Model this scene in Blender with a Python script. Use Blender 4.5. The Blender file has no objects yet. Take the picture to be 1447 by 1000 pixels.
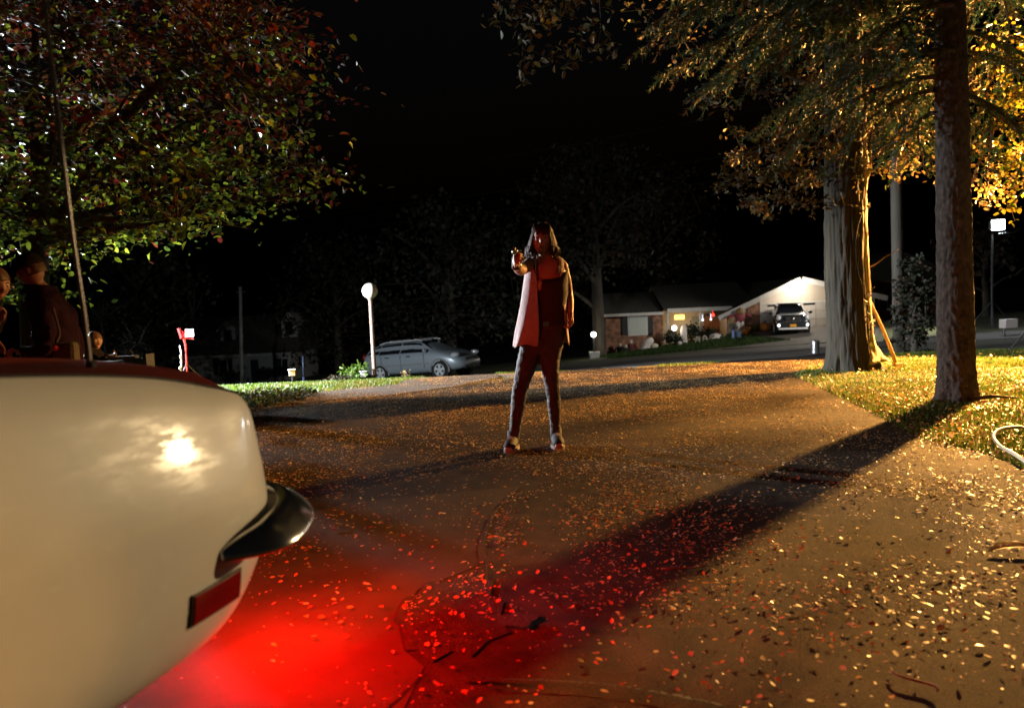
import bpy, bmesh, math, random
import numpy as np
from mathutils import Vector, Matrix, noise as mnoise
R = math.radians
rng = np.random.default_rng(7)
random.seed(7)
SC = bpy.context.scene
COL = SC.collection
V = Vector

# ------------------------------------------------------------------ camera model
FPX, PITCH, ROLL, CAMH = 1000.0, R(3.7), R(-2.4), 1.06
CM = (Matrix.Rotation(math.pi/2 - PITCH, 3, 'X') @ Matrix.Rotation(ROLL, 3, 'Z'))
def ray(px, py):
    return CM @ V(((px-723.5)/FPX, (500-py)/FPX, -1.0))
def at(px, py, Y):
    d = ray(px, py)
    return V((0, 0, CAMH)) + d*(Y/d.y)

# ------------------------------------------------------------------ terrain
CP = [(-3.0,15.6,-.5),(-4.6,27,-1.58),(-1.9,25,-1.38),(15.9,39,-1.0),(6.15,45,-2.1),(11.9,43,-1.36),(14.5,43,-.98),
      (-24,60,-4.3),(9.9,18,-.5),(3.5,30,-1.39),(12.2,30,-1.09),(8.6,20,-.59),(18.9,28,-.62),(13.6,20,-.5),(0,12,-.1),(4,12,-.06),
      (-4,12,-.12),(8,12,-.05),(-8,12,-.15),(0,7,0),(4,7,0),(-4,7,0),(8,7,0),(-8,7,0),(0,2,0),(6,2,0),(-6,2,0),(-14,2,0),(14,2,0),
      (-20,20,-1.2),(-14,30,-2.1),(28,40,-.4),(40,60,-1),(-60,90,-6),(0,90,-4),(60,90,-1),(25,14,0),(-25,10,-.3),(20,50,-1.2),(0,60,-3.2),(-60,30,-3),(60,30,0)]
CPa = np.array(CP, float)
def _k(r2): return np.where(r2 > 1e-9, r2*np.log(np.maximum(r2,1e-9))*.5, 0)
_n = len(CPa)
_K = _k(((CPa[:,None,:2]-CPa[None,:,:2])**2).sum(-1)) + np.eye(_n)*.5
_P = np.hstack([np.ones((_n,1)), CPa[:,:2]])
_A = np.block([[_K,_P],[_P.T,np.zeros((3,3))]])
_W = np.linalg.solve(_A, np.concatenate([CPa[:,2],np.zeros(3)]))
def terrain(x, y):
    x = np.asarray(x,float); y = np.asarray(y,float)
    xf, yf = np.clip(x,-70,70).ravel(), np.clip(y,-5,95).ravel()
    d2 = (xf[:,None]-CPa[None,:,0])**2 + (yf[:,None]-CPa[None,:,1])**2
    z = _k(d2)@_W[:_n] + _W[_n] + _W[_n+1]*xf + _W[_n+2]*yf
    s = np.clip((yf-9.0)/5.0,0,1); s = s*s*(3-2*s)
    return (z*s).reshape(x.shape)
def tz(x, y): return float(terrain(np.array([x]), np.array([y]))[0])
def gnd(px, py):
    """point of the terrain seen at a pixel"""
    d = ray(px, py); o = V((0,0,CAMH)); t = 1.0
    for i in range(4000):
        p = o + d*t
        if p.z < tz(p.x, p.y): break
        t += .02 + t*.004
    lo, hi = t-(.02+t*.004), t
    for i in range(20):
        m = (lo+hi)/2; p = o+d*m
        if p.z < tz(p.x,p.y): hi = m
        else: lo = m
    return o + d*hi
def on(px, py, Y):
    p = at(px, py, Y); p.z = tz(p.x, p.y); return p

# ------------------------------------------------------------------ materials
def mat(name, color, rough=.6, metal=0., var=0., vscale=8., bump=0., bscale=60., col2=None, spec=.5, emit=None, estr=0., coat=0., trans=0., detail=6., stretch=None, alpha=None):
    m = bpy.data.materials.new(name); m.use_nodes = True
    nt = m.node_tree; b = nt.nodes['Principled BSDF']
    b.inputs['Base Color'].default_value = (*color, 1)
    b.inputs['Roughness'].default_value = rough
    b.inputs['Metallic'].default_value = metal
    b.inputs['Specular IOR Level'].default_value = spec
    b.inputs['Coat Weight'].default_value = coat
    b.inputs['Coat Roughness'].default_value = .06
    if trans: b.inputs['Transmission Weight'].default_value = trans
    if emit:
        b.inputs['Emission Color'].default_value = (*emit, 1); b.inputs['Emission Strength'].default_value = estr
    tc = nt.nodes.new('ShaderNodeTexCoord'); src = tc.outputs['Object']
    if stretch:
        mp = nt.nodes.new('ShaderNodeMapping'); mp.inputs['Scale'].default_value = stretch
        nt.links.new(src, mp.inputs['Vector']); src = mp.outputs['Vector']
    if var or col2:
        n = nt.nodes.new('ShaderNodeTexNoise'); n.inputs['Scale'].default_value = vscale; n.inputs['Detail'].default_value = detail
        n.inputs['Roughness'].default_value = .62
        nt.links.new(src, n.inputs['Vector'])
        cr = nt.nodes.new('ShaderNodeValToRGB')
        c2 = col2 if col2 else tuple(min(1,c*(1+var)) for c in color)
        c1 = color if col2 else tuple(c*(1-var) for c in color)
        cr.color_ramp.elements[0].color = (*c1,1); cr.color_ramp.elements[1].color = (*c2,1)
        cr.color_ramp.elements[0].position = .35; cr.color_ramp.elements[1].position = .65
        nt.links.new(n.outputs['Fac'], cr.inputs['Fac']); nt.links.new(cr.outputs['Color'], b.inputs['Base Color'])
    if bump:
        n2 = nt.nodes.new('ShaderNodeTexNoise'); n2.inputs['Scale'].default_value = bscale; n2.inputs['Detail'].default_value = 5
        nt.links.new(src, n2.inputs['Vector'])
        bp = nt.nodes.new('ShaderNodeBump'); bp.inputs['Strength'].default_value = bump; bp.inputs['Distance'].default_value = .02
        nt.links.new(n2.outputs['Fac'], bp.inputs['Height']); nt.links.new(bp.outputs['Normal'], b.inputs['Normal'])
    return m
def leafmat(name, c, rough=.42, tl=.45):
    """thin leaf: diffuse + light passing through + waxy gloss"""
    m = bpy.data.materials.new(name); m.use_nodes = True; nt = m.node_tree
    b = nt.nodes['Principled BSDF']; out = nt.nodes['Material Output']
    b.inputs['Roughness'].default_value = rough; b.inputs['Specular IOR Level'].default_value = .55
    t = nt.nodes.new('ShaderNodeBsdfTranslucent'); mx = nt.nodes.new('ShaderNodeMixShader'); mx.inputs[0].default_value = tl
    tc = nt.nodes.new('ShaderNodeTexCoord'); n = nt.nodes.new('ShaderNodeTexNoise'); n.inputs['Scale'].default_value = 2.5
    cr = nt.nodes.new('ShaderNodeValToRGB')
    cr.color_ramp.elements[0].position = .3; cr.color_ramp.elements[1].position = .7
    cr.color_ramp.elements[0].color = (*[x*.62 for x in c],1); cr.color_ramp.elements[1].color = (*[min(1,x*1.25) for x in c],1)
    nt.links.new(tc.outputs['Object'], n.inputs['Vector']); nt.links.new(n.outputs['Fac'], cr.inputs['Fac'])
    nt.links.new(cr.outputs['Color'], b.inputs['Base Color']); nt.links.new(cr.outputs['Color'], t.inputs['Color'])
    nt.links.new(b.outputs[0], mx.inputs[1]); nt.links.new(t.outputs[0], mx.inputs[2]); nt.links.new(mx.outputs[0], out.inputs['Surface'])
    return m
def emat(name, color, s):
    m = bpy.data.materials.new(name); m.use_nodes = True; nt = m.node_tree
    b = nt.nodes['Principled BSDF']; b.inputs['Base Color'].default_value = (*color,1)
    b.inputs['Emission Color'].default_value = (*color,1); b.inputs['Emission Strength'].default_value = s
    return m

# ------------------------------------------------------------------ mesh builder
class MB:
    def __init__(s): s.v = []; s.f = []; s.m = []
    def add(s, vs, fs, mi=0):
        o = len(s.v); s.v += [tuple(p) for p in vs]
        s.f += [tuple(i+o for i in f) for f in fs]; s.m += [mi]*len(fs); return s
    def box(s, c, size, rot=0, mi=0, M=None):
        c = V(c); hx,hy,hz = [q/2 for q in size]
        q = Matrix.Rotation(rot,3,'Z') if M is None else M
        vs = [c + q@V((x,y,z)) for x in(-hx,hx) for y in(-hy,hy) for z in(-hz,hz)]
        return s.add(vs, [(0,1,3,2),(4,6,7,5),(0,4,5,1),(2,3,7,6),(0,2,6,4),(1,5,7,3)], mi)
    def tube(s, pts, rad, n=8, mi=0, cap=True, ell=None, jit=0):
        pts = [V(p) for p in pts]
        if not hasattr(rad,'__len__'): rad = [rad]*len(pts)
        vs=[]; fs=[]; prev=None
        for i,p in enumerate(pts):
            t = (pts[min(i+1,len(pts)-1)] - pts[max(i-1,0)]).normalized()
            if prev is None:
                a = V((0,0,1)) if abs(t.z)<.9 else V((1,0,0)); u = t.cross(a).normalized()
            else:
                u = (prev - t*prev.dot(t)).normalized()
            prev = u; w = t.cross(u)
            for k in range(n):
                a = 2*math.pi*k/n; r = rad[i]*(1+(random.uniform(-jit,jit) if jit else 0))
                e = ell or 1
                vs.append(p + u*math.cos(a)*r + w*math.sin(a)*r*e)
        for i in range(len(pts)-1):
            for k in range(n):
                a=i*n+k; b=i*n+(k+1)%n
                fs.append((a,b,b+n,a+n))
        if cap:
            fs.append(tuple(range(n-1,-1,-1))); fs.append(tuple(range((len(pts)-1)*n, len(pts)*n)))
        return s.add(vs,fs,mi)
    def loft(s, rings, mi=0, cap=True, closed=True):
        n=len(rings[0]); vs=[p for r in rings for p in r]; fs=[]
        for i in range(len(rings)-1):
            for k in range(n if closed else n-1):
                a=i*n+k; b=i*n+(k+1)%n; fs.append((a,b,b+n,a+n))
        if cap and closed:
            fs.append(tuple(range(n-1,-1,-1))); fs.append(tuple(range((len(rings)-1)*n,len(rings)*n)))
        return s.add(vs,fs,mi)
    def lathe(s, prof, c=(0,0,0), n=16, axis='Z', mi=0, cap=True):
        c=V(c); rings=[]
        for r,h in prof:
            ring=[]
            for k in range(n):
                a=2*math.pi*k/n; x,y=r*math.cos(a),r*math.sin(a)
                ring.append(c+(V((x,y,h)) if axis=='Z' else V((x,h,y)) if axis=='Y' else V((h,x,y))))
            rings.append(ring)
        return s.loft(rings,mi,cap)
    def ball(s, c, r, n=16, m=10, sc=(1,1,1), mi=0):
        return s.lathe_sc(c,[(max(1e-4,math.sin(math.pi*i/m))*r, -math.cos(math.pi*i/m)*r) for i in range(m+1)],n,sc,mi)
    def lathe_sc(s,c,prof,n,sc,mi):
        c=V(c); rings=[[c+V((p*math.cos(2*math.pi*k/n)*sc[0],p*math.sin(2*math.pi*k/n)*sc[1],h*sc[2])) for k in range(n)] for p,h in prof]
        return s.loft(rings,mi)
    def quad(s,a,b,c,d,mi=0): return s.add([a,b,c,d],[(0,1,2,3)],mi)
    def build(s, name, mats, parent=None, smooth=False, bevel=0, sub=0, auto=None):
        me = bpy.data.meshes.new(name); me.from_pydata(s.v,[],s.f)
        if not isinstance(mats,(list,tuple)): mats=[mats]
        for m in mats: me.materials.append(m)
        if len(mats)>1: me.polygons.foreach_set('material_index', s.m)
        o = bpy.data.objects.new(name, me); COL.objects.link(o)
        if smooth or auto: me.polygons.foreach_set('use_smooth',[True]*len(me.polygons))
        fixn(me)
        if auto: me.set_sharp_from_angle(angle=R(auto))
        if bevel:
            b=o.modifiers.new('b','BEVEL'); b.width=bevel; b.segments=2; b.limit_method='ANGLE'
        if sub:
            b=o.modifiers.new('s','SUBSURF'); b.levels=sub; b.render_levels=sub
        if parent is not None: setpar(o,parent)
        return o
def fixn(me):
    bm=bmesh.new(); bm.from_mesh(me); bmesh.ops.recalc_face_normals(bm,faces=bm.faces); bm.to_mesh(me); bm.free()
def setpar(o,p):
    o.parent=p
    # keep where it is: parents here are Empties or meshes without rotation of their own unless noted
    bpy_m = world_of(p)
    o.matrix_parent_inverse = bpy_m.inverted()
def world_of(o):
    m = o.matrix_basis.copy()
    if o.parent: m = world_of(o.parent) @ o.matrix_parent_inverse @ m
    return m
def thing(name,label,cat,loc=(0,0,0),group=None,rotz=0):
    o=bpy.data.objects.new(name,None); COL.objects.link(o); o.location=loc; o.rotation_euler=(0,0,rotz)
    o.empty_display_size=.1
    return tag(o,label,cat,group)
def tag(o,label,cat,group=None):
    o['label']=label; o['category']=cat
    if group: o['group']=group
    return o
def struct(o): o['kind']='structure'; return o
def copy_tree(o,parent=None):
    c=o.copy(); COL.objects.link(c)
    if parent is not None: c.parent=parent
    for ch in list(o.children):
        if ch is not c: copy_tree(ch,c)
    return c
def fastmesh(name, verts, faces_flat, counts, mats, midx=None, parent=None, smooth=False):
    me=bpy.data.meshes.new(name); nv=len(verts); nl=len(faces_flat); nf=len(counts)
    me.vertices.add(nv); me.vertices.foreach_set('co',np.asarray(verts,np.float32).ravel())
    me.loops.add(nl); me.loops.foreach_set('vertex_index',np.asarray(faces_flat,np.int32))
    me.polygons.add(nf); st=np.concatenate([[0],np.cumsum(counts)[:-1]]).astype(np.int32)
    me.polygons.foreach_set('loop_start',st)
    for m in mats: me.materials.append(m)
    if midx is not None: me.polygons.foreach_set('material_index',np.asarray(midx,np.int32))
    me.update(calc_edges=True); me.validate()
    o=bpy.data.objects.new(name,me); COL.objects.link(o)
    if parent is not None: setpar(o,parent)
    return o
def frames(n, nz):
    """random leaf frames: n rows; nz = mean normals (n,3); returns u,w,nrm"""
    nrm = nz/np.linalg.norm(nz,axis=1,keepdims=True)
    a = rng.normal(size=(n,3)); u = a-(a*nrm).sum(1,keepdims=True)*nrm; u/=np.linalg.norm(u,axis=1,keepdims=True)
    return u, np.cross(nrm,u), nrm
def leaves(name, pos, nz, size, mats, mp, parent=None, width=.5, flat=1., u=None):
    """ovate folded leaves, two quads each"""
    n=len(pos); uu,w,nr=frames(n,nz)
    if u is not None:
        uu=u/np.linalg.norm(u,axis=1,keepdims=True); w=np.cross(nr,uu); w/=np.linalg.norm(w,axis=1,keepdims=True)+1e-9; nr=np.cross(uu,w)
    L=size[:,None]; W=L*width*rng.uniform(.75,1.25,(n,1)); fo=L*rng.uniform(.02,.22,(n,1))*flat; cu=L*rng.uniform(-.15,.2,(n,1))*flat
    vs=np.stack([pos, pos+uu*L*.3+w*W*.5+nr*fo, pos+uu*L*.68+w*W*.42+nr*(fo+cu*.3), pos+uu*L+nr*cu,
                 pos+uu*L*.68-w*W*.42+nr*(fo+cu*.3), pos+uu*L*.3-w*W*.5+nr*fo],1).reshape(-1,3)
    b=np.arange(n)[:,None]*6
    f=np.concatenate([b+np.array([[0,1,2,3]]),b+np.array([[0,3,4,5]])],1).ravel()
    mi=np.repeat(rng.choice(len(mats),size=n,p=mp),2)
    return fastmesh(name,vs,f,np.full(2*n,4),mats,mi,parent)
# ------------------------------------------------------------------ ground sheets
def grid_sheet(name, xs, ys, material, off=0., mask=None, parent=None, rough=0.):
    X,Y=np.meshgrid(xs,ys); Z=terrain(X,Y)+off
    if rough: Z=Z+rough*(rng.random(X.shape)-.5)
    vs=np.stack([X,Y,Z],-1).reshape(-1,3); nx=len(xs); ny=len(ys)
    i=np.arange(nx-1)[None,:]; j=np.arange(ny-1)[:,None]; a=(j*nx+i)
    q=np.stack([a,a+1,a+nx+1,a+nx],-1).reshape(-1,4)
    o=fastmesh(name,vs,q.ravel(),np.full(len(q),4),[material],None,parent)
    o.data.polygons.foreach_set('use_smooth',[True]*len(o.data.polygons)); return o
def draped(name, poly, material, off, cell):
    """polygon (list of xy) filled with a fine grid and laid on the terrain"""
    bm=bmesh.new(); vs=[bm.verts.new((p[0],p[1],0)) for p in poly]; bm.faces.new(vs)
    x0=min(p[0] for p in poly); x1=max(p[0] for p in poly); y0=min(p[1] for p in poly); y1=max(p[1] for p in poly)
    def cut(axis,a,b):
        k=a
        while k<b:
            c=cell*(1 if axis==0 or k<14 else 2)
            k+=c
            g=bm.verts[:]+bm.edges[:]+bm.faces[:]
            co=(k,0,0) if axis==0 else (0,k,0); no=(1,0,0) if axis==0 else (0,1,0)
            bmesh.ops.bisect_plane(bm,geom=g,plane_co=co,plane_no=no)
    cut(0,x0,x1); cut(1,y0,y1)
    bmesh.ops.triangulate(bm,faces=[f for f in bm.faces if len(f.verts)>4])
    co=np.array([v.co[:] for v in bm.verts]); z=terrain(co[:,0],co[:,1])+off
    for v,h in zip(bm.verts,z): v.co.z=h
    bmesh.ops.recalc_face_normals(bm,faces=bm.faces)
    # turned-down rim so the slab has an edge
    be=[e for e in bm.edges if e.is_boundary]
    r=bmesh.ops.extrude_edge_only(bm,edges=be)
    for v in [g for g in r['geom'] if isinstance(g,bmesh.types.BMVert)]: v.co.z-=.09
    me=bpy.data.meshes.new(name); bm.to_mesh(me); bm.free(); me.materials.append(material)
    o=bpy.data.objects.new(name,me); COL.objects.link(o); return struct(o)

def ground_material():
    m=mat('lawn_soil',(.030,.036,.010),.95,col2=(.060,.066,.018),vscale=1.3,bump=.8,bscale=40)
    return m
def asphalt_material():
    m=bpy.data.materials.new('asphalt'); m.use_nodes=True; nt=m.node_tree; b=nt.nodes['Principled BSDF']
    L=nt.links.new; N=nt.nodes.new
    tc=N('ShaderNodeTexCoord')
    big=N('ShaderNodeTexNoise'); big.inputs['Scale'].default_value=.55; big.inputs['Detail'].default_value=5
    fine=N('ShaderNodeTexNoise'); fine.inputs['Scale'].default_value=190; fine.inputs['Detail'].default_value=3
    mid=N('ShaderNodeTexNoise'); mid.inputs['Scale'].default_value=7; mid.inputs['Detail'].default_value=6
    vor=N('ShaderNodeTexVoronoi'); vor.inputs['Scale'].default_value=300
    for n in (big,fine,mid,vor): L(tc.outputs['Object'],n.inputs['Vector'])
    c1=N('ShaderNodeValToRGB'); c1.color_ramp.elements[0].color=(.018,.012,.0065,1); c1.color_ramp.elements[1].color=(.040,.027,.015,1)
    c1.color_ramp.elements[0].position=.38; c1.color_ramp.elements[1].position=.62
    L(big.outputs['Fac'],c1.inputs['Fac'])
    c2=N('ShaderNodeValToRGB'); c2.color_ramp.elements[0].color=(.55,.55,.55,1); c2.color_ramp.elements[1].color=(1.35,1.35,1.35,1)
    c2.color_ramp.elements[0].position=.35; c2.color_ramp.elements[1].position=.7
    L(mid.outputs['Fac'],c2.inputs['Fac'])
    c3=N('ShaderNodeValToRGB'); c3.color_ramp.elements[0].color=(.45,.45,.45,1); c3.color_ramp.elements[1].color=(1.9,1.8,1.65,1); c3.color_ramp.elements[0].position=.36; c3.color_ramp.elements[1].position=.70
    L(fine.outputs['Fac'],c3.inputs['Fac'])
    m1=N('ShaderNodeMix'); m1.data_type='RGBA'; m1.blend_type='MULTIPLY'; m1.inputs[0].default_value=1
    m2=N('ShaderNodeMix'); m2.data_type='RGBA'; m2.blend_type='MULTIPLY'; m2.inputs[0].default_value=1
    L(c1.outputs[0],m1.inputs[6]); L(c2.outputs[0],m1.inputs[7]); L(m1.outputs[2],m2.inputs[6]); L(c3.outputs[0],m2.inputs[7])
    L(m2.outputs[2],b.inputs['Base Color'])
    b.inputs['Roughness'].default_value=.8; b.inputs['Specular IOR Level'].default_value=.15
    ad=N('ShaderNodeMath'); ad.operation='ADD'; L(vor.outputs['Distance'],ad.inputs[0]); L(fine.outputs['Fac'],ad.inputs[1])
    bp=N('ShaderNodeBump'); bp.inputs['Strength'].default_value=.5; bp.inputs['Distance'].default_value=.0025
    L(ad.outputs[0],bp.inputs['Height']); L(bp.outputs[0],b.inputs['Normal'])
    return m
M_LAWN=ground_material(); M_ASPH=asphalt_material()
M_ASPH2=mat('street_asphalt',(.06,.05,.042),.8,col2=(.10,.085,.07),vscale=.8,bump=.3,bscale=90)
M_PATCH=mat('smooth_patch_asphalt',(.031,.022,.0125),.8,spec=.15,col2=(.050,.035,.021),vscale=3,bump=.18,bscale=220)
M_ROUGH=mat('rough_patch_asphalt',(.016,.012,.008),.85,spec=.15,col2=(.042,.031,.02),vscale=30,bump=.8,bscale=160)
M_TAR=mat('tar',(.012,.011,.010),.6,bump=.5,bscale=90)
M_DIRT=mat('bed_soil',(.022,.017,.012),.95,col2=(.045,.035,.024),vscale=6,bump=.9,bscale=30)

xs=np.concatenate([np.arange(-120,-20,5),np.arange(-20,24,.5),np.arange(24,125,5)])
ys=np.concatenate([np.arange(-8,30,.5),np.arange(30,70,1.5),np.arange(70,200,6)])
g=grid_sheet('ground',xs,ys,M_LAWN); struct(g)

def pxpoly(pts): return [tuple(gnd(*p)[:2]) if len(p)==2 else (p[0],p[1]) for p in pts]
DRIVE=[(-7.5,-3,0),(4.2,-3,0),(3.0,3.2,0)]+[(1447,664),(1380,640),(1310,626),(1245,592),(1180,560),(1135,538),(1120,531),(1140,522),(1178,512),(1178,499)]
DRIVE=pxpoly(DRIVE)+pxpoly([(1000,515),(900,521),(850,521),(740,533),(640,549),(560,560),(480,566),(430,572),(370,576)])+[(-4.2,7.6),(-7.5,6.6)]
draped('driveway',DRIVE,M_ASPH,.012,.3)
ST=pxpoly([(700,532),(745,526),(840,513),(930,504),(1020,495),(1100,489),(1180,485),(1260,480),(1340,474),(1447,467)])
ST2=pxpoly([(1447,477),(1340,483),(1260,489),(1180,497.5),(1000,513.5),(900,519.5),(850,519.8),(745,531.5)])
far=[(45,ST[-1][1]+2.0),(45,ST2[0][1]+2.0)]
draped('street',ST+far+ST2,M_ASPH2,.02,.8)
HD=pxpoly([(1020,494),(1180,484),(1236,481)])
draped('house_driveway',[(13.9,42.2),(14.2,36.5)]+HD+[(22.2,42.2)],M_ASPH2,.035,.8)
# patches and seams of the driveway
p_s=pxpoly([(376,745),(500,712),(735,690),(704,722),(688,760),(684,800),(590,838),(562,880),(572,925),(600,948),(560,1030),(120,1060),(150,900)])
draped('smooth_patch',[(p[0],p[1]) for p in p_s],M_PATCH,.0145,.3)
p_r=pxpoly([(572,850),(590,846),(604,826),(640,830),(662,818),(698,824),(694,846),(712,856),(706,884),(722,900),(690,912),(668,934),(640,926),(612,942),(592,924),(574,926),(578,898),(556,884)])
draped('rough_patch',p_r,M_ROUGH,.0175,.3)
def seam(px, w):
    pts=[gnd(*p) for p in px]; out=[]
    for i in range(len(pts)-1):
        n=max(2,int((pts[i+1]-pts[i]).length/.06))
        for k in range(n): out.append(pts[i].lerp(pts[i+1],k/n))
    out.append(pts[-1]); mb=MB(); L=[];Rr=[]
    for i,p in enumerate(out):
        t=(out[min(i+1,len(out)-1)]-out[max(0,i-1)]); n=V((-t.y,t.x,0)).normalized()
        ww=w*random.uniform(.4,1.5); j=n*random.uniform(-.4,.4)*w
        z=V((0,0,.026))
        L.append(p+n*ww/2+j+z); Rr.append(p-n*ww/2+j+z)
    mb.v=[tuple(p) for p in L+Rr]; k=len(L); mb.f=[(i,i+1,k+i+1,k+i) for i in range(k-1)]; mb.m=[0]*(k-1)
    return mb
sm=MB()
for pp,w in (([(1020,1010),(940,992),(880,982),(800,974),(740,972),(650,970)],.011),([(690,835),(684,770),(700,728),(735,692)],.007),([(540,1010),(596,955)],.008),
             ([(735,692),(900,668),(1010,655)],.007),([(1010,598),(1240,596)],.006)):
    q=seam(pp,w); sm.add(q.v,q.f)
struct(sm.build('driveway_seams',M_TAR))
st=gnd(728,884); mb=MB(); rr=[]
for k in range(30):
    a=2*math.pi*k/30; q=.62*(1+.8*mnoise.noise(V((math.cos(a)*1.6,math.sin(a)*1.6,3))))
    rr.append(V((st.x+.085*q*math.cos(a)+.03*math.cos(a)**3,st.y+.075*q*math.sin(a),.026)))
mb.add(rr,[tuple(range(30))]); struct(mb.build('dark_patch',mat('dark_patch_surface',(.013,.015,.010),.85,bump=.3,bscale=80)))  # small irregular darker patch on the asphalt
# soil bed at the left edge of the driveway
bed=pxpoly([(330,574),(430,571),(560,559),(640,548),(705,535),(690,530),(560,545),(450,556),(330,560)])
draped('planting_bed',bed,M_DIRT,.022,.4)

# ------------------------------------------------------------------ grass
def inpoly(x,y,poly):
    c=np.zeros(len(x),bool); n=len(poly); j=n-1
    for i in range(n):
        xi,yi=poly[i]; xj,yj=poly[j]
        c^=((yi>y)!=(yj>y))&(x<(xj-xi)*(y-yi)/(yj-yi+1e-12)+xi); j=i
    return c
def grass(name,n,x0,x1,y0,y1,h,mats,keep=None,wid=.006,p=None):
    x=rng.uniform(x0,x1,n); y=rng.uniform(y0,y1,n)
    k=~inpoly(x,y,DRIVE)
    if keep is not None: k&=keep(x,y)
    x=x[k]; y=y[k]; n=len(x); z=terrain(x,y)
    a=rng.uniform(0,2*math.pi,n); hh=h*rng.uniform(.5,1.3,n); le=rng.uniform(.2,.9,n)*hh
    b=np.stack([x,y,z],1); d=np.stack([np.cos(a),np.sin(a),0*a],1); s=np.stack([-np.sin(a),np.cos(a),0*a],1)
    up=np.array([[0,0,1.]])
    w=wid*rng.uniform(.6,1.4,(n,1))
    vs=np.stack([b-s*w,b+s*w,b+d*le[:,None]*.35+up*hh[:,None]*.6+s*w*.7,b+d*le[:,None]*.35+up*hh[:,None]*.6-s*w*.7,b+d*le[:,None]+up*hh[:,None]],1).reshape(-1,3)
    i=np.arange(n)[:,None]*5
    f=np.concatenate([i+np.array([[0,1,2,3]]),i+np.array([[3,2,4]])],1).ravel()
    cnt=np.tile([4,3],n); mi=np.repeat(rng.choice(len(mats),n,p=p),2)
    o=fastmesh(name,vs,f,cnt,mats,mi); o['kind']='stuff'; return o
G1=leafmat('grass_green',(.07,.145,.014),.5,.4); G2=leafmat('grass_light',(.12,.19,.02),.5,.4); G3=leafmat('grass_dry',(.22,.17,.03),.6,.35); G4=leafmat('grass_dark',(.010,.022,.007),.8,.3)
grass('lawn_grass',130000,2.6,11,3.6,13,.045,[G1,G2,G3],p=[.4,.35,.25])
lawn_left=lambda x,y:(~inpoly(x,y,bed))
grass('lawn_grass',80000,-11,1.5,9.7,19,.05,[G1,G2],keep=lambda x,y:lawn_left(x,y)&(x<-1.0+ (y-9)*.25),wid=.008)
grass('lawn_grass',30000,-6,2,17,25,.06,[G1,G2],wid=.012,keep=lambda x,y:(x<-6+(y-10)*.6)&~inpoly(x,y,ST+far+ST2))
# leafy ground cover in the bed
n=9000; x=rng.uniform(-6.5,-1.6,n*3); y=rng.uniform(7.6,10.9,n*3); k=inpoly(x,y,[(-7,7.4)]+pxpoly([(330,585),(400,574),(447,564),(447,557),(390,560),(330,565)])+[(-7,9.9)]); x=x[k][:n]; y=y[k][:n]
pos=np.stack([x,y,terrain(x,y)+.03+.14*rng.random(len(x))**1.4*(.4+.6*np.clip((-2.2-x)/2,0,1))],1); nz=rng.normal(size=(len(x),3))*.6+np.array([0,0,.7])
gc=leaves('ground_cover',pos,nz,rng.uniform(.03,.07,len(x)),[G1,G4],[.08,.92],width=.35); gc['kind']='stuff'

# ------------------------------------------------------------------ fallen leaves
LM=[leafmat('litter_gold',(.60,.36,.08),.36,.2),leafmat('litter_tan',(.56,.40,.19),.4,.2),leafmat('litter_brown',(.20,.10,.045),.5,.15),leafmat('litter_rust',(.42,.14,.045),.4,.25),leafmat('litter_pale',(.72,.58,.34),.32,.2)]
LP=[.26,.27,.10,.13,.24]
def litter_pts(n):
    X=[];Y=[]
    while sum(map(len,X))<n:
        x=rng.uniform(-4,6.5,n); y=1.7+10*rng.random(n)**.8
        d=np.array([mnoise.noise(V((a*1.1,b*1.1,0)))*.7+mnoise.noise(V((a*4,b*4,5)))*.5 for a,b in zip(x,y)])
        pr=np.clip(.24+d*1.15+.20*np.clip((y-3.2)/1.2,0,1)*(y<9.4)+.20*np.clip((x-.1)*2,0,1)*(y<4.6),.05,1)
        # denser in the rough patch and along the seam, thin on the smooth patch and bare strip at the front
        pr=np.where(inpoly(x,y,p_r),np.maximum(pr,.45),pr); pr=np.where(inpoly(x,y,p_s),pr*.35,pr)
        pr=np.where((y<2.3),pr*.5,pr)
        k=rng.random(n)<pr; X.append(x[k]); Y.append(y[k])
    return np.concatenate(X)[:n],np.concatenate(Y)[:n]
n=165000; x,y=litter_pts(n)
sz=(.0075+.0205*rng.random(n)**2.6)*np.where((y>4.2),.9,1.)
pos=np.stack([x,y,terrain(x,y)+.022+rng.random(n)*.01],1)
nz=np.stack([rng.normal(size=n)*.24,rng.normal(size=n)*.24,np.ones(n)],1)
lit=leaves('leaf_litter',pos,nz,sz,LM,LP,width=.55,flat=.4); lit['kind']='stuff'
# litter on the right-hand lawn
n=6500; x=rng.uniform(2.6,10,n); y=rng.uniform(3.5,11.5,n); k=(~inpoly(x,y,DRIVE))&(rng.random(n)<np.where(y<7.2,1,.25)); x=x[k];y=y[k];n=len(x)
pos=np.stack([x,y,terrain(x,y)+.035+rng.random(n)*.02],1); nz=np.stack([rng.normal(size=n)*.5,rng.normal(size=n)*.5,np.ones(n)],1)
lit=leaves('leaf_litter',pos,nz,rng.uniform(.025,.055,n),LM,[.4,.2,.15,.1,.15],width=.55); lit['kind']='stuff'

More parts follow.
